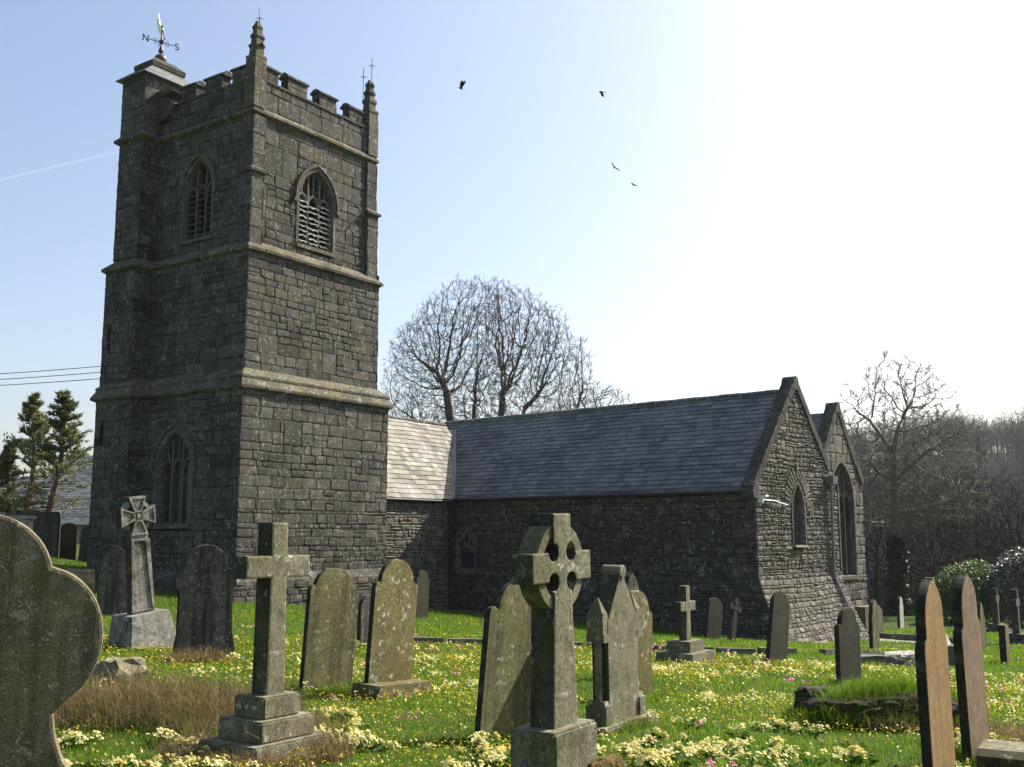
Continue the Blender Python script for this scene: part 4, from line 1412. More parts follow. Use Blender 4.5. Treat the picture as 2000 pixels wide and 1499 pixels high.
stone_thing("headstone", "big olive leaning headstone behind the wheel cross in front", p_shoulder(.88, 1.46, .28, .36), .06, -.03, 9.05, 'head_olive', lean=12, tip=-3, rz=-2)
stone_thing("headstone", "round-shouldered headstone just behind the gabled one", p_shoulder(.72, 1.36, .24), .07, 1.40, 12.2, 'head_lichen', lean=2)
stone_thing("headstone", "thin pointed stone tip rising behind the gabled headstone", p_gothic(.4, 1.55, .35), .12, 1.64, 14.8, 'head_grey')
stone_thing("headstone", "grey headstone with scrolled shoulders and dark streaks beside the left wheel cross", p_scroll(.93, 1.80), .13, -4.62, 16.0, 'head_grey', rz=-22, lean=-1)
stone_thing("headstone", "scroll-edged headstone peeping out behind the dark-streaked one", p_scroll(.8, 1.60), .12, -5.5, 19.2, 'head_dark', rz=-10)
stone_thing("headstone", "dark pointed headstone in the shade beside the left wheel cross", p_gothic(.72, 1.75, .55, .04), .12, -9.25, 24.6, 'head_grey', rz=-24)
stone_thing("headstone", "dark headstone leaning against the shaded transept wall", p_round(.78, 1.35), .10, 6.02, 32.0, 'head_dark', lean=11, rz=-8)
stone_thing("headstone", "dark narrow headstone standing before the nearer gable corner", p_round(.74, 1.44), .08, 4.79, 19.4, 'head_dark', lean=15, rz=-4)
stone_thing("headstone", "near-black round-shouldered headstone in the flowers before the far gable", p_shoulder(.72, 1.20, .22, .37), .07, 4.72, 15.0, 'head_dark', rz=-6, lean=1)
stone_thing("headstone", "rusty orange pointed headstone, nearer of the pair at the right edge", p_bullet(.66, 1.50, 1.10), .07, 2.93, 7.42, 'head_orange', lean=-3, rz=0)
r2_ = stone_thing("headstone", "brown pointed headstone, farther of the pair at the right edge", p_bullet(.66, 1.55, 1.15), .07, 3.62, 8.42, 'head_brown', lean=-5, rz=-1)
# cross-shaped monuments ------------------------------------------------
def cross_outline(S, a, b, bt, z0, zc, zt, r=0.0, flare_=0.0):
    """upright cross: span S, arm height a, shaft width b at the foot and bt at the crossing"""
    h, k = bt / 2, a / 2
    half = [(b / 2, z0)]
    if r: half += [(h + r * 0, zc - k - r)] + arc(h, zc - k, r, -90, -360, 10)[1:-1] + [(h + r, zc - k)]
    else: half += [(h, zc - k)]
    half += [(S / 2, zc - k - flare_), (S / 2, zc + k + flare_)]
    if r: half += [(h + r, zc + k)] + arc(h, zc + k, r, 0, -270, 10)[1:-1] + [(h, zc + k + r)]
    else: half += [(h, zc + k)]
    half += [(h + flare_, zt)]
    return half + [(-x, z) for x, z in reversed(half)]

def ring_part(parent, zc, r0, r1, t, mat):
    mb = MB()
    n = 40
    vs, fs = [], []
    for i in range(n):
        c, s = math.cos(2 * math.pi * i / n), math.sin(2 * math.pi * i / n)
        for r, y in ((r1, -t / 2), (r1, t / 2), (r0, t / 2), (r0, -t / 2)):
            vs.append((r * c, y, zc + r * s))
    for i in range(n):
        j = (i + 1) % n
        for k in range(4):
            fs.append((i * 4 + k, i * 4 + (k + 1) % 4, j * 4 + (k + 1) % 4, j * 4 + k)[::-1])
    mb.add(vs, fs)
    return mb.build("ring", M[mat], parent, local=True)

def block(parent, name, w, d, z0, z1, mat, top=1.0, bev=.015, label=None):
    bm = bmesh.new()
    r = bmesh.ops.create_cube(bm, size=1)
    for v in bm.verts:
        q = top if v.co.z > 0 else 1
        v.co = Vector((v.co.x * w * q, v.co.y * d * q, z0 if v.co.z < 0 else z1))
    bmesh.ops.bevel(bm, geom=list(bm.edges), offset=bev, segments=2, affect='EDGES')
    mb = MB()
    bm.verts.index_update()
    mb.add([tuple(v.co) for v in bm.verts], [[v.index for v in f.verts] for f in bm.faces])
    bm.free()
    o = mb.build(name, M[mat], parent, local=True)
    if label: o["label"] = label
    return o

def cross_thing(label, x, y, rz=0, lean=0, tip=0, name="stone_cross", z=None):
    o = empty(name, (x, y, g(x, y) if z is None else z), (R(tip), R(lean), ROW + R(rz)))
    return tag(o, label, "cross")

# wheel cross in front
c = cross_thing("tall granite wheel cross on a stepped base, the nearest cross", .245, 6.05, 0, -1.5, z=0.0)
mb = MB(); slab(mb, cross_outline(.62, .165, .26, .185, .52, 1.42, 1.72, .052), .16, .010)
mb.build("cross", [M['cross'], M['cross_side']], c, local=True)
ring_part(c, 1.42, .19, .25, .13, 'cross')
block(c, "pedestal", .46, .30, .30, .55, 'cross')
block(c, "step", .76, .52, -.15, .305, 'cross')
M['moss'] = stonemat("green and rusty moss", (.16, .085, .03), (.075, .08, .015), (.03, .03, .008), lich=0, moss=(.09, .10, .015), mossa=.8, usetone=False, bump=1.0, bdist=.02, fine=120)
mo_ = MB()
bm = bmesh.new()
bmesh.ops.create_icosphere(bm, subdivisions=4, radius=1)
for v in bm.verts:
    n_ = 1 + .35 * noise.noise(v.co * 2.3) + .18 * noise.noise(v.co * 7)
    v.co = Vector((.22 + v.co.x * .155 * n_, -.212 + v.co.y * .075 * n_, .305 + v.co.z * .05 * n_ - max(0, -v.co.y) * .07 * (1 + noise.noise(v.co * 4))))
bm.verts.index_update()
mo_.add([tuple(v.co) for v in bm.verts], [[v.index for v in f.verts] for f in bm.faces]); bm.free()
mo_.build("moss", M['moss'], c, local=True)
# plain cross at left
c = cross_thing("plain granite cross on three steps, left of centre", -1.82, 8.0, 0, 0, z=.01)
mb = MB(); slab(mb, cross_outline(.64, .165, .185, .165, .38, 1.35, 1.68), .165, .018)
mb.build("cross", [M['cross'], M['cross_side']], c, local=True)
block(c, "step", .37, .33, .26, .42, 'cross')
block(c, "step", .54, .47, .11, .265, 'cross')
block(c, "step", .76, .62, -.2, .115, 'cross')
# carved wheel cross on a tapered plinth
c = cross_thing("carved pale wheel cross leaning on a tapered plinth, in front of the tower", -6.05, 17.5, -4, -7, z=-.28)
mb = MB()
zc = 2.20
half = [(.20, .6), (.155, 1.84), (.17, 1.90), (.055, zc - .07), (.075, zc - .055), (.29, zc - .16), (.30, zc - .15), (.30, zc + .15), (.29, zc + .16), (.075, zc + .055), (.055, zc + .07), (.155, zc + .31), (.15, zc + .32)]
slab(mb, half + [(-x, z) for x, z in reversed(half)], .17, .008)
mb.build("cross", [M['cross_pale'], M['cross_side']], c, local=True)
ring_part(c, zc, .21, .275, .11, 'cross_pale')
bd = MB()
Fb = Frame((0, -.085), (1, 0))
def poly_border(pts, w): bd.bar(Fb, pts, w, -.002, .022, closed=True)
poly_border([(.175, .66), (.135, 1.80), (-.135, 1.80), (-.175, .66)], .035)
for k in range(4):
    ca, sa = math.cos(k * math.pi / 2), math.sin(k * math.pi / 2)
    poly_border([(x * ca - z * sa, zc + x * sa + z * ca) for x, z in ((.05, .075), (.135, .295), (-.135, .295), (-.05, .075))], .028)
bd.lathe((0, -.09, zc), [(.05, 0)], 3) if False else None
bd.box((0, -.095, zc), .035, .02, .035)
bd.build("carved_border", M['cross_pale'], c, local=True)
block(c, "plinth", .98, .80, -.2, .62, 'cross_pale', top=.72)
# small cross on two steps
c = cross_thing("small granite cross on two steps before the transept wall", 3.12, 19.2, 0, 0)
mb = MB(); slab(mb, cross_outline(.62, .17, .19, .17, .32, .98, 1.34), .16, .015)
mb.build("cross", [M['cross'], M['cross_side']], c, local=True)
block(c, "step", .62, .46, .18, .38, 'cross')
block(c, "step", .95, .72, -.2, .19, 'cross')
# leaning cross by the wall
c = cross_thing("small weathered cross leaning beside the transept wall", 6.5, 31.6, -12, 18, -4)
mb = MB(); slab(mb, cross_outline(.60, .17, .28, .17, -.1, .98, 1.30, .045), .14, .012)
mb.build("cross", [M['head_dark'], M['cross_side']], c, local=True)
ring_part(c, .98, .17, .23, .08, 'head_dark')
# gabled gothic headstone
gh = empty("gabled_headstone", (.95, 9.75, g(.95, 9.75)), (0, R(-1), ROW))
tag(gh, "pale gabled headstone with rolled top and side shafts, right of the nearest cross", "gravestone")
mb = MB(); slab(mb, [(.28, -.1), (.28, .96), (.055, 1.31), (.05, 1.36), (-.05, 1.36), (-.055, 1.31), (-.28, .96), (-.28, -.1)], .17, .012)
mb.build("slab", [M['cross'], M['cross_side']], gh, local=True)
mb = MB(); mb.tube([(0, -.10, 1.385), (0, .10, 1.385)], .058, 14); mb.build("rolled_top", M['cross'], gh, local=True, smooth=False)
for s_ in (-1, 1):
    mb = MB()
    x0 = s_ * .315
    mb.box((x0, 0, .06), .055, .105, .17)
    mb.box((x0, 0, .24), .045, .09, .03, top=.85)
    mb.tube([(x0, -.0, .25), (x0, 0, .78)], .036, 8)
    mb.box((x0, 0, .81), .05, .09, .035)
    mb.box((x0, 0, .93), .045, .08, .10)
    mb.box((x0, 0, 1.09), .045, .08, .075, top=.15)
    mb.build("side_shaft", M['cross'], gh, local=True)
block(gh, "base", 1.0, .34, -.12, .07, 'cross')
# base and kerb of the right pair
kb = MB(); slab(kb, [(-.28, -.15), (.28, -.15), (.28, .13), (.2, .17), (-.2, .17), (-.28, .13)], 1.15, .02)
o = kb.build("kerb_stone", [M['cross'], M['cross_side']], loc=(3.98, 7.75, g(3.98, 7.75)), rot=(0, 0, ROW + R(4)), local=True)
tag(o, "mossy long kerb stone lying at the foot of the brown pointed headstone", "kerb")
kb = MB(); slab(kb, [(-.12, -.12), (.12, -.12), (.11, .06), (-.11, .06)], .6, .015)
o = kb.build("kerb_stone", [M['cross'], M['cross_side']], loc=(3.20, 7.02, g(3.20, 7.02)), rot=(0, 0, ROW), local=True)
tag(o, "pale short kerb stone beside the rusty orange headstone", "kerb")

# far graves on the right
far = [
    ("narrow pale headstone near the ivy-clad tree", p_bullet(.62, 1.45, 1.1), .12, 16.6, 45.4, 'white_stone', 0, 2, 1753, 1213),
    ("grey rounded headstone half hidden by the orange one", p_round(.7, 1.55), .12, 16.2, 41.5, 'head_grey', 0, 3, 1794, 1218),
    ("pale leaning headstone, left of a close pair before the bushes", p_round(.6, 1.3), .10, 18.3, 43.0, 'white_stone', 0, -7, 1866, 1222),
    ("pale leaning headstone, right of a close pair before the bushes", p_gothic(.6, 1.5, .4), .10, 18.9, 44.0, 'white_stone', 0, -4, 1877, 1220),
    ("pale olive headstone leaning left behind the brown pointed one", p_gothic(.72, 1.50, .5, .04), .11, 14.8, 33.5, 'head_olive', 0, -8, 1917, 1240),
    ("low square-topped pale post stone near the right edge", [(.20, 0), (.20, .96), (-.20, .98), (-.20, 0)], .14, 10.9, 23.6, 'head_lichen', 0, 0, 1956, 1297),
    ("tall olive headstone by the far gable", p_bullet(.66, 1.55, 1.15), .11, 10.2, 30.0, 'head_olive', 0, 3, 1668, 1240),
]
for lab, prof, t, x, y, mat, rz, lean, *_ in far:
    stone_thing("headstone", lab, prof, t, x, y, mat, rz=rz, lean=lean)
def far_cross(label, x, y, h, mat, lean=0, base=True, flat_top=False):
    c = cross_thing(label, x, y, 0, lean)
    mb = MB(); slab(mb, cross_outline(h * .40, h * .13, h * .17, h * .13, .2, h * .76, h), h * .12, .012)
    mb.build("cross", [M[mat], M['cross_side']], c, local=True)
    if base:
        block(c, "step", h * .42, h * .32, .12, .34, mat)
        block(c, "step", h * .62, h * .5, -.2, .13, mat)
far_cross("tall pale cross standing behind the rusty orange headstone", 11.6, 29.4, 2.05, 'head_lichen', base=False)
far_cross("grey cross on a square base in front of the glossy bushes", 19.6, 43.0, 1.75, 'head_grey')
far_cross("cross on a dark stepped base at the right edge of the picture", 16.5, 34.8, 1.75, 'head_grey')
def lump(name, label, cat, x, y, w, d, h, mat, rz=0, seed=1, tip=0):
    bm = bmesh.new()
    bmesh.ops.create_cube(bm, size=1)
    bmesh.ops.subdivide_edges(bm, edges=list(bm.edges), cuts=3, use_grid_fill=True)
    for v in bm.verts:
        p = v.co.copy()
        n_ = noise.noise_vector(p * 2.5 + Vector((seed, seed * 2, 0)))
        v.co = Vector((p.x * w, p.y * d, p.z * h)) + n_ * min(w, d, h) * .18
        if p.length > .72: v.co *= .92
    mb = MB(); bm.verts.index_update()
    mb.add([tuple(v.co) for v in bm.verts], [[v.index for v in f.verts] for f in bm.faces]); bm.free()
    o = mb.build(name, M[mat], loc=(x, y, g(x, y) + h * .32), rot=(R(tip), 0, ROW + R(rz)), local=True)
    return tag(o, label, cat)
lump("stone_block", "fallen grey stone block in the grass beside the big trefoil headstone", "stone", -4.62, 12.6, .5, .4, .34, 'cross', 10, 2)
lump("stone_block", "white tilted stone tablet by the path between the right pair", "stone", 10.0, 24.6, .7, .25, .75, 'white_stone', 0, 3, -25)
lump("stone_block", "long dark stone lying beside the path near the dark headstone", "stone", 6.95, 20.6, 1.2, .3, .25, 'kerb', -40, 5)
lump("stone_block", "pale stone lying at the end of the long dark one", "stone", 7.75, 21.1, .75, .35, .3, 'white_stone', -40, 6)
lump("stone_block", "small grey foot stone right of the orange headstone", "stone", 9.2, 22.2, .5, .3, .5, 'kerb', 0, 7)
lump("stone_block", "dark earthy boulder at the end of the grassy mound", "stone", 3.05, 10.9, .34, .28, .30, 'head_dark', 0, 8)
M['earth'] = stonemat("dark turf edge", (.05, .038, .022), (.035, .030, .015), (.016, .013, .008), lich=0, moss=(.045, .07, .012), mossa=1.0, usetone=False, bump=.9, bdist=.03)
mo_ = MB()
bm = bmesh.new()
bmesh.ops.create_icosphere(bm, subdivisions=5, radius=1)
for v in bm.verts:
    n_ = 1 + .30 * noise.noise(v.co * 1.6 + Vector((4, 1, 2))) + .16 * noise.noise(v.co * 5) + .09 * noise.noise(v.co * 13)
    v.co = Vector((v.co.x * .72 * n_, v.co.y * .30 * n_, max(-.2, v.co.z * .15 * n_)))
bm.verts.index_update()
mo_.add([tuple(v.co) for v in bm.verts], [[v.index for v in f.verts] for f in bm.faces]); bm.free()
o = mo_.build("grave_mound", M['earth'], loc=(MOUND[0] - .12, MOUND[1] - .30, g(MOUND[0] - .1, MOUND[1] - .30) + .0), rot=(0, 0, R(-4)), local=True, smooth=True)
tag(o, "low overgrown grave mound with a broken dark earth edge", "mound")
# left background graves
stone_thing("headstone", "dark round headstone, left of two by the pale tomb slab", p_round(.62, 1.55), .14, -17.4, 41.2, 'head_dark', rz=-20)
stone_thing("headstone", "dark round headstone, right of two by the pale tomb slab", p_round(.80, 1.62), .14, -16.7, 41.6, 'head_grey', rz=-40, lean=3)
stone_thing("headstone", "low dark round headstone at the far left edge, before the house", p_round(.85, 1.5), .14, -20.1, 42.5, 'head_grey', rz=-40, z=1.2)
stone_thing("headstone", "olive round headstone at far left between two dark ones", p_round(.95, 1.5), .14, -19.1, 42.0, 'head_olive', rz=-40, z=1.2)
stone_thing("headstone", "tall dark square headstone by the leaning pine trunk", [(.4, 0), (.4, 1.6), (.34, 1.8), (-.34, 1.8), (-.4, 1.6), (-.4, 0)], .14, -17.9, 40.6, 'head_grey', rz=-40, z=.8)
stone_thing("tomb_slab", "pale upright tomb slab behind the trefoil headstone", [(.75, 0), (.75, 1.2), (-.75, 1.3), (-.75, 0)], .18, -18.1, 42.0, 'head_lichen', rz=0, cat="tomb")
stone_thing("headstone", "low grey stone post between the tower and the churchyard wall", [(.28, 0), (.28, 1.0), (-.28, 1.0), (-.28, 0)], .14, -15.9, 41.0, 'head_grey', rz=-30)
def chest(label, x, y, z, mat, w=1.3, d=.6, h=.75, rz=0):
    c = tag(empty("chest_tomb", (x, y, z), (0, 0, ROW + R(rz))), label, "tomb")
    block(c, "chest", w * .9, d * .88, -.4, h - .12, mat)
    block(c, "lid", w, d, h - .12, h, 'white_stone')
chest("white-topped chest tomb just above the trefoil headstone", -17.5, 36.5, 1.15, 'white_stone', rz=-50, w=1.6, h=1.1)
chest("low pale chest tomb by the foot of the stair turret", -13.3, 30.6, -.35, 'white_stone', rz=-45, w=.9)
lump("stone_block", "mossy brown stone block at the foot of the stair turret", "stone", -12.65, 31.0, .75, .6, .75, 'head_big', -40, 9)

# kerbs along the sunken path, stones laid end to end
def kerb_line(label, P0, P1, seed, h=.13, w=.16):
    r = random.Random(seed)
    a, b_ = Vector(P0), Vector(P1)
    L = (b_ - a).length
    mb = MB()
    n = max(1, int(L / .9))
    for i in range(n):
        p, q = a.lerp(b_, i / n + .004), a.lerp(b_, (i + 1) / n - .004)
        m_ = (p + q) / 2
        e = (q - p).normalized()
        z = (g(p.x, p.y) + g(q.x, q.y)) / 2 + h / 2 - .03 + r.uniform(-.02, .02)
        mb.box((m_.x, m_.y, z), (q - p).length / 2, w / 2 * r.uniform(.85, 1.1), h / 2 + .03, X=(e.x, e.y, (g(q.x, q.y) - g(p.x, p.y)) / (q - p).length), Y=(-e.y, e.x, 0), top=.94, tone=(r.uniform(.75, 1.2), r.random(), .5))
    o = mb.build("kerb", M['kerb'], loc=(a.x, a.y, g(a.x, a.y)))
    return tag(o, label, "kerb")
KA, KB, KC = (-3.2, 20.7), (1.2, 20.6), (6.2, 23.2)
kerb_line("stone kerb along the foot of the grass bank before the transept", KA, KC, 1)
kerb_line("short kerb in the grass right of the near gable", (6.9, 23.8), (10.4, 27.2), 2)
kerb_line("kerb of the far path running off behind the right pair", (12.6, 40.3), (14.6, 33.5), 3, h=.2)
pp = MB()
def path_strip(pts, w):
    for i in range(len(pts) - 1):
        a, b_ = Vector(pts[i]), Vector(pts[i + 1])
        n = max(2, int((b_ - a).length / .5))
        e = (b_ - a).normalized(); o = Vector((e.y, -e.x)) * w
        vs = []
        for k in range(n + 1):
            p = a.lerp(b_, k / n)
            for q in (p, p + o * .5, p + o): vs.append((q.x, q.y, g(q.x, q.y) + .012))
        fs = []
        for k in range(n):
            for j in (0, 1): fs.append((k * 3 + j, k * 3 + j + 1, k * 3 + j + 4, k * 3 + j + 3))
        pp.add(vs, fs)
path_strip([(12.75, 40.2), (14.75, 33.4)], 1.3)
path_strip([(11.4, 27.6), (8.6, 22.0)], 1.2)
tag(pp.build("path", M['path']), kind='structure')

# ------------------------------------------------------------------ trees
def copy_tree(o, parent=None):
    c = o.copy()
    COL.objects.link(c)
    c.parent = parent
    for ch in list(o.children): copy_tree(ch, c)
    return c

def colonise(attr, trunks, step, di, dk, rng, maxit=140, trop=(0, 0, .05)):
    P, par = [], []
    for line in trunks:
        prev = -1
        for k, p in enumerate(line):
            if k == 0 and P:
                # join to the nearest existing node
                prev = min(range(len(P)), key=lambda i: (P[i] - Vector(p)).length)
                continue
            P.append(Vector(p)); par.append(prev); prev = len(P) - 1
    attr = [Vector(a) for a in attr]
    nkids = {}
    for it in range(maxit):
        if not attr: break
        kd = kdtree.KDTree(len(P))
        for i, p in enumerate(P): kd.insert(p, i)
        kd.balance()
        acc, keep = {}, []
        for a in attr:
            co_, i, d = kd.find(a)
            if d < dk: continue
            keep.append(a)
            if d < di:
                v = (a - P[i]) / d
                if i in acc: acc[i] += v
                else: acc[i] = v.copy()
        attr = keep
        if not acc: break
        grown = 0
        for i, v in acc.items():
            if nkids.get(i, 0) > 3: continue
            v = v.normalized() + Vector(trop) + Vector((rng.uniform(-.3, .3), rng.uniform(-.3, .3), rng.uniform(-.3, .3)))
            if par[i] >= 0: v += (P[i] - P[par[i]]).normalized() * .35
            q = P[i] + v.normalized() * step
            P.append(q); par.append(i); grown += 1
            nkids[i] = nkids.get(i, 0) + 1
        if not grown: break
    return P, par

def tree_mesh(P, par, tip, ex, rng, twig=.6, ntw=2, rmax=None, base_flare=1.0):
    n = len(P)
    kids = [[] for _ in range(n)]
    for i, p in enumerate(par):
        if p >= 0: kids[p].append(i)
    rad = [0.0] * n
    order = list(range(n))
    # children always come after parents in P
    for i in reversed(order):
        if not kids[i]: rad[i] = tip
        else: rad[i] = sum(rad[k] ** ex for k in kids[i]) ** (1 / ex)
        if rmax: rad[i] = min(rad[i], rmax)
    wood, fine = MB(), MB()
    starts = [i for i in range(n) if par[i] < 0]
    stack = [(i, None) for i in starts]
    while stack:
        i, pr = stack.pop()
        pts, rs_ = [], []
        if pr is not None: pts.append(P[pr]); rs_.append(min(rad[pr], rad[i] * 1.25))
        while True:
            pts.append(P[i]); rs_.append(rad[i])
            if not kids[i]: break
            ks = sorted(kids[i], key=lambda k: -rad[k])
            for k in ks[1:]: stack.append((k, i))
            i = ks[0]
        if len(pts) < 2: continue
        big = max(rs_)
        m = wood if big > .035 else fine
        m.tube(pts, rs_, 8 if big > .12 else 5 if big > .04 else 3, (rng.uniform(.85, 1.15), .5, .5), cap=False)
    # fine twigs at the ends
    for i in range(n):
        if rad[i] > tip * 2.2: continue
        base = (P[i] - P[par[i]]).normalized() if par[i] >= 0 else Vector((0, 0, 1))
        for q in range(ntw if not kids[i] else (1 if rng.random() < .5 else 0)):
            d = (base + Vector((rng.uniform(-.8, .8), rng.uniform(-.8, .8), rng.uniform(-.5, .9)))).normalized()
            L = twig * rng.uniform(.5, 1.2)
            a = P[i]
            b_ = a + d * L * .5 + Vector((0, 0, .04))
            c = b_ + (d + Vector((rng.uniform(-.5, .5), rng.uniform(-.5, .5), .35))).normalized() * L * .5
            fine.tube([a, b_, c], [tip * .8, tip * .6, tip * .35], 3, cap=False)
            for w in range(2):
                s = a.lerp(b_, rng.uniform(.4, 1)) if w else b_
                d2 = (d + Vector((rng.uniform(-1, 1), rng.uniform(-1, 1), rng.uniform(-.2, .8)))).normalized()
                fine.tube([s, s + d2 * L * rng.uniform(.3, .55)], [tip * .55, tip * .3], 3, cap=False)
    return wood, fine

def bare_tree(label, base, trunks, crown, natt, step, di, dk, tip, ex, seed, mat, twig, ntw, group=None, cat="tree", trop=(0, 0, .05), rmax=None):
    """crown: list of (centre, radii, lowest z fraction); everything relative to base"""
    rng = random.Random(seed)
    att = crown(rng, natt) if callable(crown) else []
    while len(att) < natt:
        c, r, lowz = rng.choice(crown)
        v = Vector((rng.gauss(0, 1), rng.gauss(0, 1), rng.gauss(0, 1))).normalized() * (rng.random() ** (1 / 3.2))
        if v.z < lowz: continue
        att.append((c[0] + v.x * r[0], c[1] + v.y * r[1], c[2] + v.z * r[2]))
    P, par = colonise(att, trunks, step, di, dk, rng, trop=trop)
    wood, fine = tree_mesh(P, par, tip, ex, rng, twig, ntw, rmax)
    root = empty("bare_tree", base)
    tag(root, label, cat, group)
    wood.build("trunk", M[mat], root, smooth=True, local=True)
    fine.build("crown", M[mat], root, local=True)
    return root

TB = (-2.9, 66.0)
TZ = g(*TB)
def hgt(py, Y): return EYE + (1044.6 - py) / 2030 * Y * 1.0 - TZ
DOME = (-1.6, 66.5, TZ + 12.2, 6.95, 5.4, 7.2)
def dome(side, bx, by, bz):
    def f(rng, n):
        out = []
        while len(out) < n:
            v = Vector((rng.gauss(0, 1), rng.gauss(0, 1), rng.gauss(0, 1))).normalized()
            k = rng.random() ** (1 / 4.2)
            k *= 1 + .13 * noise.noise(v * 2.6) + .05 * noise.noise(v * 6)
            if v.z < 0:
                hq = min(1.35, 1 / math.sqrt(max(.3, 1 - v.z * v.z)))
                v = Vector((v.x * hq, v.y * hq, v.z))
            p = Vector((DOME[0] + v.x * k * DOME[3], DOME[1] + v.y * k * DOME[4], DOME[2] + v.z * k * DOME[5]))
            if v.z * k < -.66: continue
            q = (p.x + 1.5 + 2.2 * noise.noise(Vector((p.z * .3, p.y * .3, 1)))) * side
            if q < -.1: continue
            out.append((p.x - bx, p.y - by, p.z - bz))
        return out
    return f
bare_tree("broad bare tree with twin trunks behind the pale roof, nearest the tower", (TB[0], TB[1], TZ - .3),
          [[(0.05, 0, 0), (.0, 0, 3), (-.1, 0, 6.5), (-.35, .1, 8.2), (-.8, .2, 9.6), (-1.1, .1, 11), (-1.3, 0, 12.5)], [(-.1, 0, 6.5), (.3, -.2, 8.3), (.45, -.3, 10), (.5, -.1, 11.6)],
           [(-.35, .1, 8.2), (-1.6, .2, 8.9), (-2.7, .3, 10.2)], [(-.35, .1, 8.2), (-1.8, .2, 8.6), (-3.4, -.5, 8.8)]],
          dome(-1, TB[0], TB[1], TZ - .3), 7500, .26, 2.6, .34, .0105, 2.08, 11, 'bark', .45, 4, "bare trees behind the church roof")
TB2 = (-.3, 67.0)
bare_tree("broad bare tree forking low behind the slate roof, right of the twin-trunked one", (TB2[0], TB2[1], TZ - .3),
          [[(0, 0, 0), (.0, 0, 3), (-.1, 0, 6.8), (-.35, .1, 8.6), (-.45, .1, 10.5), (-.3, 0, 12.2)], [(-.1, 0, 6.8), (.25, -.2, 8.6), (.6, -.3, 10.2), (1.2, -.1, 11.6)],
           [(.0, 0, 6.8), (1.2, .2, 8.2), (2.6, .3, 9.6), (3.9, .2, 10.6)], [(0, 0, 6.8), (2.0, .2, 7.4), (4.2, -.4, 8.0)]],
          dome(1, TB2[0], TB2[1], TZ - .3), 8500, .26, 2.6, .34, .0105, 2.08, 12, 'bark', .45, 4, "bare trees behind the church roof")
bare_tree("low bare tree just showing above the ridge, right of the two broad trees", (5.9, 72.0, g(5.9, 72) - .3),
          [[(0, 0, 0), (0, 0, 3.5), (.2, 0, 6.5), (.1, 0, 9.0), (0, 0, 11.0)]],
          [((0, 0, 9.3 - g(5.9, 72)), (3.2, 2.6, 3.0), -.8)], 1800, .32, 2.6, .46, .017, 2.15, 13, 'bark', .6, 3, "bare trees behind the church roof")
TB3 = (20.1, 55.0)
TZ3 = g(*TB3)
rt = bare_tree("tall bare tree with an ivy-clad trunk right of the far gable", (TB3[0], TB3[1], TZ3 - .2),
          [[(0, 0, 0), (0, 0, 2), (.05, 0, 4), (.0, 0, 5.5), (.05, 0, 7.2), (.1, 0, 8.6), (.35, 0, 9.8), (.8, 0, 10.8)], [(.1, 0, 8.6), (-.5, .1, 9.6), (-1.0, .2, 10.4)],
           [(.0, 0, 5.0), (1.1, 0, 5.6), (2.2, .2, 5.9), (3.2, .3, 6.2)], [(.05, 0, 6.8), (-.8, -.1, 7.6), (-1.2, -.1, 8.2)], [(.05, 0, 7.2), (1.0, 0, 8.0), (1.9, -.2, 8.8)], [(0, 0, 4.9), (-1.1, 0, 5.1), (-2.0, .2, 5.0)]],
          [((.5, 0, 9.6), (3.4, 3.0, 4.2), -.75), ((1.8, 0, 8.2), (3.2, 2.6, 2.8), -.8), ((-.2, 0, 6.6), (2.9, 2.6, 2.4), -.8), ((2.6, 0, 6.4), (2.6, 2.0, 1.5), -.9)],
          6000, .25, 2.4, .33, .0145, 2.42, 14, 'bark_pale', .42, 4, rmax=.34)

# ---------------- leaves and foliage made of many small faces
def leaf_cloud(n, sampler, size, rng, asp=.5, up=.3, droop=0.0):
    """numpy: n folded leaves; sampler gives (pos, outward dir)"""
    mb = MB()
    for _ in range(n):
        p, d = sampler(rng)
        nrm = (Vector(d) * .6 + Vector((rng.uniform(-1, 1), rng.uniform(-1, 1), rng.uniform(-1, 1) + up))).normalized()
        t = nrm.cross(Vector((rng.uniform(-1, 1), rng.uniform(-1, 1), rng.uniform(-1, 1)))).normalized()
        b_ = nrm.cross(t)
        s = size * rng.uniform(.6, 1.3)
        p = Vector(p)
        tip_ = p + t * s - Vector((0, 0, droop * s))
        q = p + t * s * .45 + nrm * s * .06
        mb.add([tuple(p), tuple(q + b_ * s * asp * .5), tuple(tip_), tuple(q - b_ * s * asp * .5)], [(0, 1, 2), (0, 2, 3)], (rng.uniform(.6, 1.35), rng.random(), rng.random()))
    return mb

def ivy_s(rng):
    t = rng.random()
    z = t * 4.3
    r = (.50 - .16 * t) * (1 + .25 * math.sin(z * 2.3) * .5) + rng.uniform(-.12, .1)
    a = rng.uniform(0, 6.283)
    return (r * math.cos(a), r * math.sin(a), z), (math.cos(a), math.sin(a), .2)
iv = leaf_cloud(4200, ivy_s, .17, random.Random(21), .8)
iv.build("ivy", M['ivy'], rt, local=True)

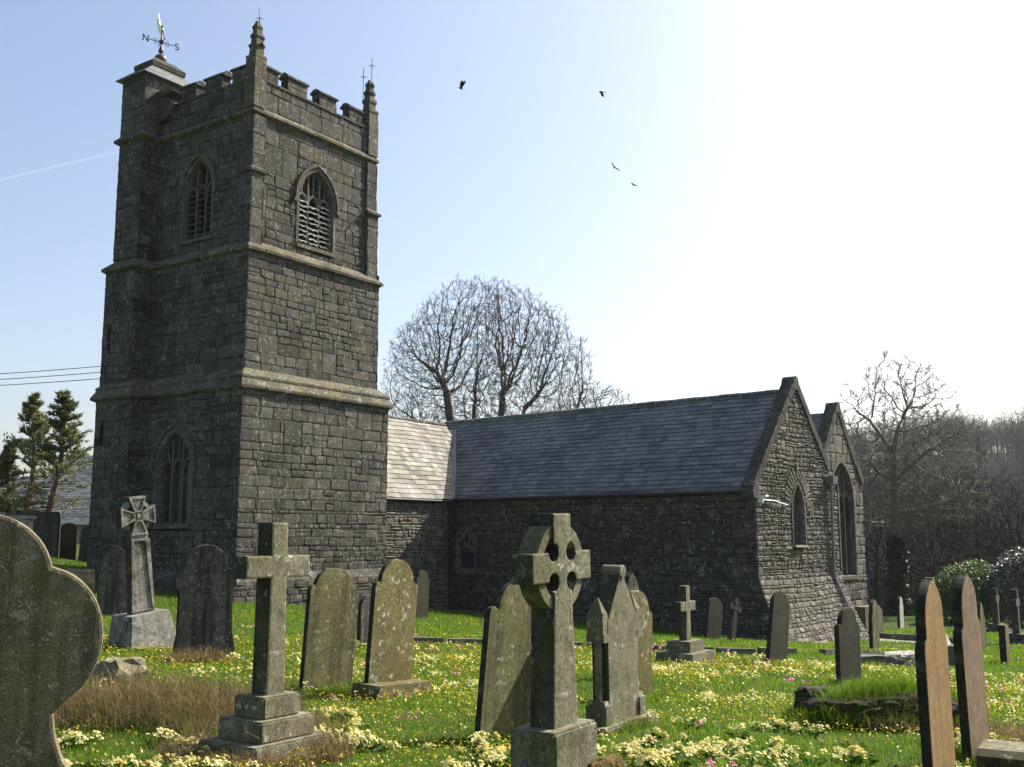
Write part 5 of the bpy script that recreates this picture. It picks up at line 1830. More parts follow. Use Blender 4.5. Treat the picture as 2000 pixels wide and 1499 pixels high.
def shrub(label, x, y, blobs, n, size, mat, seed):
    rng = random.Random(seed)
    z0 = g(x, y)
    root = empty("evergreen_shrub", (x, y, z0))
    tag(root, label, "shrub", None)
    ws = [b[1][0] * b[1][2] for b in blobs]
    def smp(r):
        c, q = r.choices(blobs, ws)[0]
        v = Vector((r.gauss(0, 1), r.gauss(0, 1), r.gauss(0, 1))).normalized()
        k = 1 - abs(r.gauss(0, .13))
        k *= 1 + .13 * noise.noise(Vector((v.x * 2.5 + seed, v.y * 2.5 + c[0], v.z * 2.5)))
        p = Vector((c[0] + v.x * q[0] * k, c[1] + v.y * q[1] * k, max(.05, c[2] + v.z * q[2] * k)))
        return p, v
    leaf_cloud(n, smp, size, rng, .42, .9).build("foliage", M[mat], root, local=True)
    sb = MB()
    for i in range(9):
        a, b_ = rng.uniform(-.5, .5), rng.uniform(-.4, .4)
        sb.tube([(a, b_, -.2), (a * 1.8, b_ * 1.8, .9), (a * 3, b_ * 3, 1.9)], [.07, .05, .02], 5)
    sb.build("stems", M['bark'], root, local=True)
    return root
shrub("bright green laurel bush left of the dark glossy one", 21.0, 49.0, [((0, 0, 1.5), (1.35, 1.2, 1.35)), ((-.7, .1, 1.0), (.9, .8, 1.1)), ((.6, 0, 1.9), (.9, .9, 1.05)), ((.9, 0, .9), (1.0, .9, 1.0)), ((-1.0, -.2, 1.5), (.55, .5, .6))], 8500, .17, 'laurel', 31)
shrub("large dark glossy evergreen bush at the right edge", 23.5, 48.0, [((0, 0, 1.7), (1.8, 1.4, 1.7)), ((-1.0, -.2, 1.5), (1.1, .9, 1.5)), ((.7, 0, 2.5), (1.2, 1.0, 1.0)), ((1.7, 0, 1.6), (1.4, 1.1, 1.7)), ((-.5, -.2, 2.8), (.8, .6, .7))], 13000, .16, 'laurel_dark', 32)

# ---------------- pines at far left
def pine(label, x, y, z, H, lean, crown_lo, seed, w):
    rng = random.Random(seed)
    root = empty("pine_tree", (x, y, z))
    tag(root, label, "tree", "pine trees at far left")
    tb = MB(); br = MB(); nd = MB()
    def tp(t): return Vector((lean * (1 - (1 - t) ** 2) + .08 * math.sin(t * 7 + seed), .05 * math.sin(t * 5), t * H))
    tb.tube([tp(i / 12) for i in range(13)], [.17 * (1 - i / 13.5) + .015 for i in range(13)], 8)
    nb = 105
    for i in range(nb):
        t = crown_lo * .45 + (1 - crown_lo * .45) * (i + rng.random()) / nb
        a = rng.uniform(0, 6.283)
        live = t > crown_lo
        L = w * 1.45 * (1.08 - t) ** 1.05 * rng.uniform(.55, 1.1) * (1 if live else .8)
        s = tp(t)
        up = rng.uniform(.05, .55) if live else rng.uniform(-.15, .25)
        d = Vector((math.cos(a), math.sin(a), up)).normalized()
        pts = [s, s + d * L * .5, s + d * L + Vector((0, 0, .12 * L * (1 if live else -1)))]
        br.tube(pts, [.026, .016, .006], 3, cap=False)
        nsub = 5
        for k in range(nsub):
            q = s.lerp(pts[2], .35 + .65 * k / (nsub - 1))
            d2 = (d + Vector((rng.uniform(-.9, .9), rng.uniform(-.9, .9), rng.uniform(-.1, .8)))).normalized()
            e = q + d2 * L * .3
            br.tube([q, e], [.008, .004], 3, cap=False)
            if not live and rng.random() < .72: continue
            for c_ in (q, q.lerp(e, .5), e):
                for m_ in range(5):
                    v = (d2 * .5 + Vector((rng.uniform(-1, 1), rng.uniform(-1, 1), rng.uniform(-.5, 1)))).normalized()
                    o = v.cross(Vector((rng.uniform(-1, 1), rng.uniform(-1, 1), rng.uniform(-1, 1)))).normalized() * .035
                    ln = rng.uniform(.13, .24)
                    c0 = c_ + Vector((rng.uniform(-.06, .06), rng.uniform(-.06, .06), rng.uniform(-.06, .06)))
                    nd.add([tuple(c0 - o), tuple(c0 + o), tuple(c0 + v * ln)], [(0, 1, 2)], (rng.uniform(.6, 1.4), rng.random(), .5))
    tb.build("trunk", M['bark_red'], root, smooth=True, local=True)
    br.build("branches", M['bark'], root, local=True)
    nd.build("foliage", M['pine'], root, local=True)
pine("pine with a trunk leaning right, nearest the tower", -19.4, 43.4, .95, 6.5, .60, .46, 41, 1.6)
pine("straight slim pine left of the leaning one", -20.9, 45.0, 1.15, 6.4, .15, .50, 42, 1.6)
pine("shorter pine with a bent trunk at the far left edge", -21.8, 45.6, 1.1, 4.4, -.25, .66, 43, 1.0)

# ---------------- woods across the valley
def wood_variant(seed, H, w, natt, step, tip):
    rng = random.Random(seed)
    att = []
    while len(att) < natt:
        v = Vector((rng.gauss(0, 1), rng.gauss(0, 1), rng.gauss(0, 1))).normalized() * (rng.random() ** (1 / 3))
        if v.z < -.75: continue
        att.append((v.x * w, v.y * w, H * .62 + v.z * H * .42))
    P, par = colonise(att, [[(0, 0, 0), (.1, 0, H * .12), (0, .1, H * .25), (.15, 0, H * .4)]], step, 3.2, step * 1.5, rng, 60)
    return tree_mesh(P, par, tip, 2.1, rng, step * 2.0, 2)
variants = []
for k in range(3):
    wd, fn = wood_variant(60 + k, 11 + k, 4.2 + .3 * k, 420, .55, .022)
    variants.append((wd, fn))
wood_protos = []
rw = random.Random(77)
spots = [(27.0, 64, 0, .95), (31.5, 66, 1, .95), (36, 70, 2, .95), (24.0, 76, 1, .9), (29.5, 80, 2, 1.0), (35.5, 83, 0, 1.0), (25.5, 92, 0, 1.1), (33, 97, 1, 1.1), (41, 92, 2, 1.1), (40, 78, 1, 1.0), (21.5, 66, 2, .75), (30, 72, 0, .8)]
for i, (x, y, k, s) in enumerate(spots):
    if i < 3:
        root = empty("bare_tree", (0, 0, 0))
        variants[k][0].build("trunk", M['wood_far'], root, local=True)
        variants[k][1].build("crown", M['wood_far'], root, local=True)
        wood_protos.append(root)
        o = root
    else: o = copy_tree(wood_protos[k])
    s = min(s, (EYE + .070 * math.hypot(x, y) - g(x, y)) / (11 + k))
    o.location = (x, y, g(x, y) - .3)
    o.rotation_euler = (0, 0, rw.uniform(0, 6.28))
    o.scale = (s, s, s * rw.uniform(.9, 1.1))
    tag(o, "bare brown tree in the tangled wood below the churchyard on the right", "tree", "bare trees of the wood on the right")

def merged(name, places, mat, light=False):
    V, Fc, k = [], [], 0
    cache = []
    for wd, fn in variants:
        pts = np.array(fn.v + wd.v, dtype=np.float32)
        f1 = [f for f in fn.f if len(f) == 4] ; o = len(fn.v)
        f2 = [[i + o for i in f] for f in wd.f if len(f) == 4]
        cache.append((pts, np.array(f1 + f2, dtype=np.int32)))
    for (x, y, z, kk, s, a) in places:
        pts, fc = cache[kk]
        c, sn = math.cos(a) * s, math.sin(a) * s
        q = np.empty_like(pts)
        q[:, 0] = pts[:, 0] * c - pts[:, 1] * sn + x
        q[:, 1] = pts[:, 0] * sn + pts[:, 1] * c + y
        q[:, 2] = pts[:, 2] * s + z
        V.append(q); Fc.append(fc + k); k += len(pts)
    return np_mesh(name, np.concatenate(V), np.concatenate(Fc), mat)

def np_mesh(name, V, Fq, mat, tone=None, loc=(0, 0, 0)):
    """mesh from numpy arrays, all faces with the same number of corners"""
    me = bpy.data.meshes.new(name)
    n, c = Fq.shape
    V = V - np.array(loc, dtype=np.float32)
    me.vertices.add(len(V)); me.vertices.foreach_set("co", V.astype(np.float32).ravel())
    me.loops.add(n * c); me.loops.foreach_set("vertex_index", Fq.astype(np.int32).ravel())
    me.polygons.add(n)
    me.polygons.foreach_set("loop_start", np.arange(0, n * c, c, dtype=np.int32))
    me.polygons.foreach_set("loop_total", np.full(n, c, dtype=np.int32))
    me.materials.append(mat)
    if tone is not None:
        at = me.attributes.new("tone", 'FLOAT_COLOR', 'FACE')
        t = np.ones((n, 4), dtype=np.float32); t[:, :3] = tone
        at.data.foreach_set("color", t.ravel())
    me.update(calc_edges=True)
    o = bpy.data.objects.new(name, me)
    o.location = loc
    COL.objects.link(o)
    return o

pl_ = []
for i in range(130):
    az = R(rw.uniform(18, 34)); r = rw.uniform(62, 130)
    x, y = r * math.sin(az), r * math.cos(az)
    pl_.append((x, y, g(x, y) - .5, rw.randrange(3), min(rw.uniform(.7, 1.25), (EYE + .066 * r - g(x, y)) / 13), rw.uniform(0, 6.28)))
for i in range(170):
    az = R(rw.uniform(15, 36)); r = rw.uniform(270, 440)
    x, y = r * math.sin(az), r * math.cos(az)
    pl_.append((x, y, g(x, y) - .5, rw.randrange(3), rw.uniform(1.0, 1.4), rw.uniform(0, 6.28)))
for i in range(380):
    az = R(rw.uniform(16, 36)); r = rw.uniform(115, 430)
    x, y = r * math.sin(az), r * math.cos(az)
    pl_.append((x, y, g(x, y) - .5, rw.randrange(3), rw.uniform(.8, 1.25), rw.uniform(0, 6.28)))
for i in range(70):
    az = R(rw.uniform(15, 32)); r = rw.uniform(425, 470)
    x, y = r * math.sin(az), r * math.cos(az)
    pl_.append((x, y, g(x, y) - .5, rw.randrange(3), rw.uniform(.8, 1.6), rw.uniform(0, 6.28)))
for i in range(150):
    az = R(rw.uniform(14, 33)); r = rw.uniform(400, 500)
    x, y = r * math.sin(az), r * math.cos(az)
    pl_.append((x, y, g(x, y) - 2.5, rw.randrange(3), rw.uniform(.5, .85), rw.uniform(0, 6.28)))
o = merged("woodland", pl_, M['wood_far'])
tag(o, kind='stuff')
# undergrowth at the edge of the churchyard
rb = random.Random(90)
bm_ = MB()
for i in range(1500):
    az = R(rb.uniform(15.5, 33)); r = rb.uniform(57, 80)
    p = Vector((r * math.sin(az), r * math.cos(az), 0)); p.z = g(p.x, p.y) - .1
    hgt_ = rb.uniform(.8, 3.0)
    d = Vector((rb.uniform(-.6, .6), rb.uniform(-.6, .6), 1)).normalized()
    m_ = p + d * hgt_ * .6
    bm_.tube([p, m_, m_ + Vector((rb.uniform(-.6, .6), rb.uniform(-.6, .6), .5)) * hgt_ * .5], [.018, .012, .005], 3, cap=False)
    for q in range(3):
        s_ = p.lerp(m_, rb.uniform(.3, 1))
        bm_.tube([s_, s_ + Vector((rb.uniform(-.8, .8), rb.uniform(-.8, .8), rb.uniform(.1, .7))) * hgt_ * .35], [.009, .004], 3, cap=False)
o = bm_.build("undergrowth", M['wood_far']); tag(o, kind='stuff')

# ---------------- house beyond the churchyard, wires, birds, contrail
def house(label, x, y, z, L, W, he, hr, rz, chim=False, win=()):
    root = empty("house", (x, y, z), (0, 0, rz))
    tag(root, label, "house")
    w = MB()
    w.box((0, 0, he / 2 - 1), L / 2, W / 2, he / 2 + 1)
    w.add([(-L / 2, -W / 2, he), (-L / 2, W / 2, he), (-L / 2, 0, hr - .1)], [(0, 2, 1)])
    w.add([(L / 2, -W / 2, he), (L / 2, W / 2, he), (L / 2, 0, hr - .1)], [(0, 1, 2)])
    w.build("wall", M['render'], root, local=True)
    r = MB()
    for s_ in (1, -1):
        v = Vector((0, s_ * (W / 2 + .3), hr - he + .25))
        slates(r, (-L / 2 - .2 if s_ > 0 else L / 2 + .2, -s_ * (W / 2 + .3), he - .25), (s_, 0, 0), v, L + .4, v.length, .17, .3, 5)
    rf = r.build("roof", M['slate'], root, local=True)
    f = MB()
    f.box((0, -W / 2 - .32, he - .32), L / 2 + .2, .03, .11)
    f.build("fascia", M['white_wood'], root, local=True)
    for (wx, wz, ww, wh) in win:
        fr = MB()
        F = Frame((0, -W / 2), (1, 0))
        fr.bar(F, [(wx - ww / 2, wz), (wx - ww / 2, wz + wh), (wx + ww / 2, wz + wh), (wx + ww / 2, wz)], .09, 0, .04, closed=True)
        fr.bar(F, [(wx, wz), (wx, wz + wh)], .06, 0, .035)
        fr.bar(F, [(wx - ww / 2, wz + wh * .5), (wx + ww / 2, wz + wh * .5)], .05, 0, .03)
        wo = fr.build("window", M['white_wood'], root, local=True)
        pn = MB(); pn.prism(F, [(wx - ww / 2, wz), (wx + ww / 2, wz), (wx + ww / 2, wz + wh), (wx - ww / 2, wz + wh)], .004, .012)
        pn.build("pane", M['glass'], wo, local=True)
    return root
house("grey slate-roofed house behind the pines", -27.6, 58.0, .2, 11.0, 7.0, 2.35, 4.6, R(8))
house("second dark-roofed house with a white sash window, close to the tower edge", -24.6, 64.0, .2, 6.0, 6.5, 3.9, 6.2, R(8), win=[(-1.1, 2.2, .7, 1.2)])
def wire(label, za, zb):
    mb = MB()
    a, b_ = Vector((-34.0, 50.0, za)), plan(7.05, 5.5)
    b_ = Vector((b_.x, b_.y, zb))
    pts = [a.lerp(b_, i / 24) - Vector((0, 0, .35 * (1 - (2 * i / 24 - 1) ** 2))) for i in range(25)]
    mb.tube(pts, .016, 4)
    o = mb.build("overhead_wire", M['cable'], loc=tuple(a))
    tag(o, label, "wire", "overhead wires left of the tower")
wire("topmost of the three overhead wires left of the tower", 9.05, 9.25)
wire("middle one of the three overhead wires left of the tower", 8.80, 8.98)
wire("lowest of the three overhead wires left of the tower", 8.55, 8.68)

def crow(label, px, py, dist, up, rz, pitch, roll, s=1.0):
    a, b_ = (px - 1000) / 2030, (749.5 - py) / 2030
    cp_, sp2 = math.cos(R(8.27)), math.sin(R(8.27))
    d = Vector((a, cp_ - b_ * sp2, sp2 + b_ * cp_)) * dist
    root_loc = (d.x, d.y, d.z + EYE)
    mb = MB()
    mb.lathe((0, 0, 0), [(.004, -.26), (.05, -.22), (.075, -.10), (.085, .0), (.075, .10), (.05, .17), (.055, .21), (.045, .25), (.015, .28), (.004, .33)], 8)
    mb.v = [(x, z, y) for x, y, z in mb.v]
    tl = [(-.03, -.2, 0), (.03, -.2, 0), (.09, -.42, 0), (.0, -.44, 0.01), (-.09, -.42, 0)]
    mb.add(tl, [(0, 4, 3, 2, 1)])
    for e in (1, -1):
        wing = [(.05, .10), (.25, .17), (.45, .10), (.58, -.02), (.62, -.14), (.50, -.10), (.52, -.20), (.42, -.15), (.36, -.18), (.2, -.15), (.06, -.12)]
        vs = [(e * x, y, up * x - (.25 * max(0, x - .3)) * up) for x, y in wing]
        vs2 = [(x, y, z - .012) for x, y, z in vs]
        n = len(vs)
        mb.add(vs + vs2, [tuple(range(n)), tuple(reversed(range(n, 2 * n)))] + [(i, (i + 1) % n, (i + 1) % n + n, i + n) for i in range(n)])
    o = mb.build("crow", M['crow'], loc=root_loc, rot=(R(pitch), R(roll), R(rz)), local=True)
    o.scale = (s, s, s)
    tag(o, label, "bird", "crows wheeling in the sky")
crow("crow with one wing raised high, nearest the tower", 900, 173, 75, 1.6, 110, 10, -25, .7)
crow("crow gliding level, upper right of the four", 1175, 181, 85, -.35, 70, 5, 10, .75)
crow("crow banking steeply with wings folded, right of centre", 1200, 327, 78, .3, 20, 50, 40, .75)
crow("small crow gliding lowest of the four", 1238, 362, 105, .25, 35, 5, 15, .7)

cm_, nt, b = newmat("contrail vapour", 1.0, 0)
tl1 = nt.nodes.new("ShaderNodeBsdfTranslucent"); tl1.inputs[0].default_value = (1, 1, 1, 1)
tp1 = nt.nodes.new("ShaderNodeBsdfTransparent")
mx1 = nt.nodes.new("ShaderNodeMixShader"); mx1.inputs[0].default_value = .022
nt.links.new(tp1.outputs[0], mx1.inputs[1]); nt.links.new(tl1.outputs[0], mx1.inputs[2])
nt.links.new(mx1.outputs[0], nt.nodes["Material Output"].inputs[0])
ct = MB()
def skyp(px, py, Y):
    a, b_ = (px - 1000) / 2030, (749.5 - py) / 2030
    cp_, sp2 = math.cos(R(8.27)), math.sin(R(8.27))
    d = Vector((a, cp_ - b_ * sp2, sp2 + b_ * cp_)); d *= Y / d.y
    return Vector((d.x, d.y, d.z + EYE))
ct.tube([skyp(-120, 388, 5000), skyp(0, 352, 5000), skyp(228, 297, 5000), skyp(420, 243, 5000)], [9, 8, 6, 5], 8)
o = ct.build("contrail", cm_, loc=tuple(skyp(0, 352, 5000)), smooth=True)
tag(o, "faint white vapour trail across the blue sky left of the tower", "contrail")

# ------------------------------------------------------------------ grass and flowers
NR = np.random.default_rng(5)
VIEW = R(31)
def scatter(n, r0, r1, power, maxaz=VIEW):
    """random ground points whose density falls off with distance as r^-power"""
    k = 2 - power
    u = NR.random(n)
    r = (r0 ** k + u * (r1 ** k - r0 ** k)) ** (1 / k)
    a = NR.uniform(-maxaz, maxaz, n)
    return r * np.sin(a), r * np.cos(a)

def fbm(x, y, s, seed=0.0):
    return np.array([noise.fractal(Vector((a * s + seed, b_ * s, seed * 1.3)), .8, 2.0, 3) for a, b_ in zip(x, y)])

def inside_church(x, y):
    du = (x - A0.x) * D1.x + (y - A0.y) * D1.y
    dv = (x - A0.x) * D2.x + (y - A0.y) * D2.y
    t = (du > -.6) & (du < 14) & (dv > -.3) & (dv < 8)
    eu = (x - C0.x) * E1.x + (y - C0.y) * E1.y
    ev = (x - C0.x) * E2.x + (y - C0.y) * E2.y
    return t | ((eu > 0) & (eu < 10.4) & (ev > -.9) & (ev < 18))

PATHS = [((12.75, 40.2), (14.75, 33.4), 1.3), ((11.4, 27.6), (8.6, 22.0), 1.2)]
def on_path(x, y):
    m = np.zeros(len(x), bool)
    for a, b_, w in PATHS:
        a, b_ = np.array(a), np.array(b_)
        e = (b_ - a) / np.linalg.norm(b_ - a); o = np.array((e[1], -e[0]))
        t = (x - a[0]) * e[0] + (y - a[1]) * e[1]
        s = (x - a[0]) * o[0] + (y - a[1]) * o[1]
        m |= (t > 0) & (t < np.linalg.norm(b_ - a)) & (s > .05) & (s < w - .05)
    return m

def gz(x, y): return np.array([g(a, b_) for a, b_ in zip(x, y)])

def blades(name, x, y, h, w, mat, tone, curl=.5, lean=None):
    n = len(x)
    z = gz(x, y) - .01
    a = NR.uniform(0, 2 * np.pi, n)
    dx, dy = np.cos(a), np.sin(a)
    la = NR.uniform(0, 2 * np.pi, n)
    lm = np.abs(NR.normal(0, curl, n))
    lx, ly = np.cos(la) * lm, np.sin(la) * lm
    if lean is not None: lx += lean[0]; ly += lean[1]
    V = np.empty((n, 5, 3), dtype=np.float32)
    V[:, 0, 0], V[:, 0, 1], V[:, 0, 2] = x - dx * w, y - dy * w, z
    V[:, 1, 0], V[:, 1, 1], V[:, 1, 2] = x + dx * w, y + dy * w, z
    mx, my, mz = x + lx * h * .35, y + ly * h * .35, z + h * .6
    V[:, 2, 0], V[:, 2, 1], V[:, 2, 2] = mx + dx * w * .8, my + dy * w * .8, mz
    V[:, 3, 0], V[:, 3, 1], V[:, 3, 2] = mx - dx * w * .8, my - dy * w * .8, mz
    tz = z + h / np.sqrt(1 + .6 * (lx ** 2 + ly ** 2))
    V[:, 4, 0], V[:, 4, 1], V[:, 4, 2] = x + lx * h, y + ly * h, tz
    i = np.arange(n, dtype=np.int32)[:, None] * 5
    F_ = np.concatenate([i + np.array([[0, 1, 2]]), i + np.array([[0, 2, 3]]), i + np.array([[3, 2, 4]])], axis=1).reshape(-1, 3)
    return np_mesh(name, V.reshape(-1, 3), F_, mat, np.repeat(tone, 3, axis=0))

def tones(n, lo=.65, hi=1.3):
    return np.stack([NR.uniform(lo, hi, n), NR.random(n), NR.random(n)], axis=1)

x, y = scatter(330000, 6.2, 48, 1.55)
ok = ~(inside_church(x, y) | on_path(x, y))
x, y = x[ok], y[ok]
r = np.hypot(x, y)
patch = fbm(x, y, .7, 2.0)
h = (.046 + .03 * np.clip(patch + .3, 0, 1.4)) * NR.uniform(.55, 1.35, len(x)) * np.clip(.75 + r / 45, .8, 1.3)
w = .0022 * np.clip(r / 7, 1, 6)
t = tones(len(x))
t[:, 1] = np.clip(.5 + patch * .6 + NR.normal(0, .2, len(x)), 0, 1)
o = blades("grass", x, y, h, w, M['grass'], t, .55)
tag(o, kind='stuff')

# long tufts: grassy mound, round the bases of the stones
def ring_pts(cx, cy, rx, ry, n, rot=0.0):
    a = NR.uniform(0, 2 * np.pi, n); q = np.sqrt(NR.random(n))
    u, v = np.cos(a) * rx * q, np.sin(a) * ry * q
    return cx + u * math.cos(rot) - v * math.sin(rot), cy + u * math.sin(rot) + v * math.cos(rot)
xs, ys, hs = [], [], []
def tuft(cx, cy, rx, ry, n, h0, h1, rot=0.0):
    a, b_ = ring_pts(cx, cy, rx, ry, n, rot)
    xs.append(a); ys.append(b_); hs.append(NR.uniform(h0, h1, n))
tuft(MOUND[0], MOUND[1], .85, .50, 6500, .06, .17)
tuft(MOUND[0] - .1, MOUND[1] - .22, .7, .16, 3000, .20, .33)
tuft(MOUND[0] - .1, MOUND[1] - .56, .75, .10, 1500, .08, .20)
tuft(MOUND[0] - .15, MOUND[1] - .40, .75, .16, 2600, .14, .27)
tuft(-3.0, 9.5, 1.2, .7, 3200, .06, .22)
tuft(-2.2, 8.9, .8, .5, 1500, .06, .2)
tuft(MOUND[0] - .45, MOUND[1] + .3, .22, .2, 900, .12, .26)
stones_xy = [(ob.location.x, ob.location.y) for ob in COL.objects if ob.parent is None and ob.get("category") in ("gravestone", "cross", "tomb", "stone") and 6 < ob.location.y < 40]
for sx, sy in stones_xy:
    d = math.hypot(sx, sy)
    if d < 22: tuft(sx, sy, .48, .26, int(1500 / (d / 8)), .05, .15, ROW)
x, y, h = np.concatenate(xs), np.concatenate(ys), np.concatenate(hs)
o = blades("tall_grass", x, y, h, .0022 * np.clip(np.hypot(x, y) / 8, 1, 4), M['grass'], tones(len(x), .55, 1.2), .6)
tag(o, kind='stuff')
xs, ys, hs = [], [], []
tuft(-3.0, 9.55, 1.15, .65, 5500, .08, .42)
tuft(-3.5, 9.2, .8, .5, 2200, .08, .28)
tuft(-2.2, 8.9, .8, .45, 2800, .08, .30)
tuft(-1.9, 7.35, .6, .2, 900, .04, .13)
tuft(-1.32, 7.9, .14, .34, 900, .08, .24)
tuft(-1.75, 7.52, .42, .1, 700, .05, .16)
tuft(-2.35, 7.9, .2, .4, 900, .06, .22)
tuft(-4.55, 15.5, .6, .22, 500, .10, .30, ROW)
tuft(MOUND[0] + .2, MOUND[1] - .55, .8, .22, 1600, .08, .22)
tuft(4.6, 8.4, .7, .8, 4000, .10, .34)
tuft(4.3, 7.4, .4, .4, 1200, .10, .3)
x, y, h = np.concatenate(xs), np.concatenate(ys), np.concatenate(hs)
o = blades("dry_grass", x, y, h, .0017 * np.clip(np.hypot(x, y) / 8, 1, 4), M['dry'], tones(len(x), .4, 1.5), .95, lean=(-.15, -.25))
tag(o, kind='stuff')
# long pale bents sticking out
st_ = MB()
rr_ = random.Random(8)
for i in range(60):
    cx, cy = rr_.choice([(-3.0, 9.4), (-2.3, 8.9), (-3.5, 9.3), (-1.1, 7.9)])
    cx += rr_.gauss(0, .4); cy += rr_.gauss(0, .25)
    p = Vector((cx, cy, g(cx, cy)))
    d = Vector((rr_.uniform(-.8, .8), rr_.uniform(-.5, .5), 1)).normalized() * rr_.uniform(.3, .65)
    st_.tube([p, p + d * .6, p + d + Vector((rr_.uniform(-.1, .1), 0, -.06))], [.0028, .0022, .001], 3, (1.5, .0, .5), cap=False)
o = st_.build("dry_stalks", M['dry']); tag(o, kind='stuff')

# flowers: star of petals, cupped, on a short stem height
def flowers(name, x, y, zoff, rad, mat, npet=8, cup=.35, tone=None, tilt=.45):
    n = len(x)
    z = gz(x, y) + zoff
    th = NR.uniform(0, 2 * np.pi, n)
    ta, tb = NR.normal(0, tilt, n), NR.normal(0, tilt, n)
    m = npet * 2
    V = np.empty((n, m + 1, 3), dtype=np.float32)
    V[:, 0, 0], V[:, 0, 1], V[:, 0, 2] = x, y, z
    for k in range(m):
        a = th + 2 * np.pi * k / m
        q = rad * (1.0 if k % 2 == 0 else .55)
        u, v = np.cos(a) * q, np.sin(a) * q
        V[:, k + 1, 0] = x + u
        V[:, k + 1, 1] = y + v
        V[:, k + 1, 2] = z + cup * q + u * ta + v * tb
    i = np.arange(n, dtype=np.int32)[:, None] * (m + 1)
    F_ = np.concatenate([i + np.array([[0, k + 1, (k + 1) % m + 1]]) for k in range(m)], axis=1).reshape(-1, 3)
    t = tones(n, .8, 1.15) if tone is None else tone
    return np_mesh(name, V.reshape(-1, 3), F_, mat, np.repeat(t, m, axis=0))

# celandines everywhere, thickest in the middle distance
x, y = scatter(110000, 6.3, 40, 1.0)
f = fbm(x, y, .33, 7.0) + .5 * fbm(x, y, 1.5, 9.0)
r = np.hypot(x, y)
dens = np.clip(f * 1.1 + .25 + .4 * ((r > 10) & (r < 20.5)) - .45 * (r > 21.5), 0.02, 1)
ok = (NR.random(len(x)) < dens) & ~(inside_church(x, y) | on_path(x, y))
x, y, r = x[ok], y[ok], r[ok]
o = flowers("celandines", x, y, NR.uniform(.03, .085, len(x)), .0100 * np.clip(r / 10, 1, 1.55) * NR.uniform(.75, 1.2, len(x)), M['yellow'], 8)
tag(o, kind='stuff')

# primrose clumps: single blooms gathered over a rosette of leaves
def clump_arrays(cx, cy, rad, nb):
    a = NR.uniform(0, 2 * np.pi, nb); q = np.sqrt(NR.random(nb)) * rad
    return cx + np.cos(a) * q, cy + np.sin(a) * q * .85, .05 + .07 * (1 - (q / rad) ** 2) + NR.uniform(0, .025, nb)

def clump_spots(n, r0, r1, power, seed, thr):
    x, y = scatter(n, r0, r1, power)
    f = fbm(x, y, .45, seed)
    ok = (f > thr) & ~(inside_church(x, y) | on_path(x, y)) & (np.hypot(x - DRYB[0], y - DRYB[1]) > 1.3) & (np.hypot(x - MOUND[0], y - MOUND[1]) > 1.1)
    return x[ok], y[ok]
def far_flowers(name, spots, mat, rad0, n0, n1):
    X, Y, Z, Q = [], [], [], []
    for cx, cy in zip(*spots):
        d = math.hypot(cx, cy)
        k = int(NR.integers(n0, n1) * np.clip(9 / d, .35, 1))
        rd = NR.uniform(.05, .15)
        a, b_, c_ = clump_arrays(cx, cy, rd, k)
        X.append(a); Y.append(b_); Z.append(c_); Q.append(np.full(k, rad0 * max(1, d / 11)))
    X, Y, Z, Q = map(np.concatenate, (X, Y, Z, Q))
    o = flowers(name, X, Y, Z, Q * NR.uniform(.8, 1.15, len(X)), mat, 5, .25)
    tag(o, kind='stuff')
far_flowers("primroses", clump_spots(800, 9.8, 22, 1.2, 3.0, .03), M['pale_yellow'], .0135, 10, 40)
far_flowers("pink_primulas", clump_spots(150, 9.5, 23, 1.1, 13.0, .05), M['pink'], .0135, 8, 26)
far_flowers("magenta_primulas", clump_spots(110, 9.5, 22, 1.1, 23.0, .12), M['magenta'], .0135, 6, 20)

# near clumps are plants of their own
def clump_proto(name, mat, rad, nb, seed):
    rng = random.Random(seed)
    root = empty(name, (0, 0, 0))
    lv, fl_ = MB(), MB()
    for i in range(22):
        a = rng.uniform(0, 6.283); L = rad * rng.uniform(.4, .8)
        d = Vector((math.cos(a), math.sin(a), 0)); s = Vector((-d.y, d.x, 0))
        b0 = d * rad * rng.uniform(0, .55)
        z0_, z1_ = rng.uniform(.01, .03), rng.uniform(.03, .085)
        p = [b0 + Vector((0, 0, z0_)), b0 + d * L * .55 + s * L * .17 + Vector((0, 0, z1_)), b0 + d * L + Vector((0, 0, z1_ * .6)), b0 + d * L * .55 - s * L * .17 + Vector((0, 0, z1_))]
        lv.add([tuple(q) for q in p], [(0, 1, 2), (0, 2, 3)], (rng.uniform(.7, 1.2), rng.random(), .5))
    lobes = [(rng.gauss(0, rad * .75), rng.gauss(0, rad * .5), rad * rng.uniform(.3, .75)) for _ in range(rng.randint(3, 5))]
    for i in range(nb):
        a = rng.uniform(0, 6.283); q = math.sqrt(rng.random()) * rad
        lb_ = lobes[rng.randrange(len(lobes))]
        q = abs(rng.gauss(0, .5)) * lb_[2]
        c = Vector((lb_[0] + math.cos(a) * q, lb_[1] + math.sin(a) * q, .055 + .03 * max(0, 1 - q / lb_[2]) + rng.uniform(0, .035)))
        nrm = Vector((c.x * 3 + rng.gauss(0, .35), c.y * 3 + rng.gauss(0, .35) - .15, .8)).normalized()
        t_ = nrm.cross(Vector((0, 1, .2))).normalized(); b_ = nrm.cross(t_)
        rr2 = rng.uniform(.012, .0165)
        vs = [tuple(c)]
        ph = rng.uniform(0, 6.28)
        for k in range(10):
            an = ph + 2 * math.pi * k / 10
            rq = rr2 * (1 if k % 2 == 0 else .6)
            vs.append(tuple(c + (t_ * math.cos(an) + b_ * math.sin(an)) * rq + nrm * rq * .2))
        fl_.add(vs, [(0, k + 1, (k + 1) % 10 + 1) for k in range(10)], (rng.uniform(.85, 1.1), rng.random(), .5))
    lv.build("leaves", M['leaf_primrose'], root, local=True)
    fl_.build("blooms", M[mat], root, local=True)
    return root
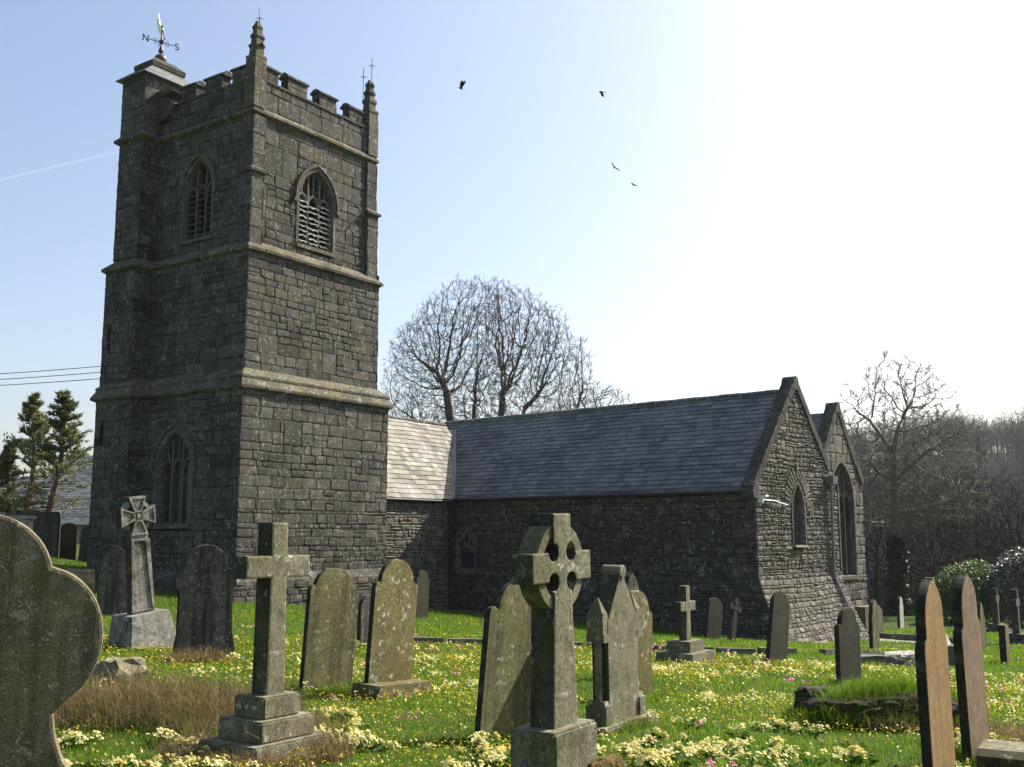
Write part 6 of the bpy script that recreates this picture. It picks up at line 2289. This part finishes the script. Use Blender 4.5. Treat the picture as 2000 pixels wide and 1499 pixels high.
def clumps(name, mat, label, group, spots, seed, nb):
    rng = random.Random(seed)
    np_ = 7 if nb > 50 else 3
    protos = [clump_proto(name, mat, rng.uniform(.08, .17), int(nb * rng.uniform(.5, 1.4)), seed + k) for k in range(np_)]
    used = 0
    for cx, cy in spots:
        o = protos[used] if used < np_ else copy_tree(rng.choice(protos))
        used += 1
        o.location = (cx, cy, g(cx, cy))
        o.rotation_euler = (0, 0, rng.uniform(0, 6.28))
        s = rng.uniform(.6, 1.2)
        o.scale = (s, s * rng.uniform(.8, 1.2), s)
        tag(o, label, "flowers", group)
a, b_ = clump_spots(260, 6.9, 10.4, .8, 33.0, -.25)
near = []
nrg = random.Random(55)
for cx_, cy_ in list(zip(a, b_))[:64]:
    for q_ in range(nrg.choice([1, 1, 2, 3, 4])):
        near.append((cx_ + nrg.gauss(0, .22), cy_ + nrg.gauss(0, .14)))
near = [p_ for p_ in near if p_[1] > 6.7][:150]
clumps("primrose", 'pale_yellow', "clump of pale yellow primroses in bloom in the near grass", "pale primrose clumps in the near grass", near, 101, 74)
a, b_ = clump_spots(60, 6.9, 9.8, .6, 43.0, -.05)
clumps("pink_primula", 'pink', "clump of pink primulas in bloom in the near grass", "pink primula clumps in the near grass", list(zip(a, b_))[:9], 121, 22)
a, b_ = clump_spots(50, 6.9, 9.8, .6, 53.0, .05)
clumps("magenta_primula", 'magenta', "clump of magenta primulas in bloom in the near grass", "magenta primula clumps in the near grass", list(zip(a, b_))[:6], 141, 16)

# ------------------------------------------------------------------ haze in the air
hz = newmat("haze", 1, 0)
hm_, nt, b = hz
nt.nodes.remove(b)
pv = nt.nodes.new("ShaderNodeVolumePrincipled")
pv.inputs["Color"].default_value = (.92, .95, 1.0, 1)
pv.inputs["Density"].default_value = .00014
pv.inputs["Anisotropy"].default_value = .2
nt.links.new(pv.outputs[0], nt.nodes["Material Output"].inputs["Volume"])
hb = MB()
hb.box((0, 0, 50), 2750, 2750, 85)
o = hb.build("haze", hm_, loc=(0, 0, -35))
tag(o, kind='stuff')
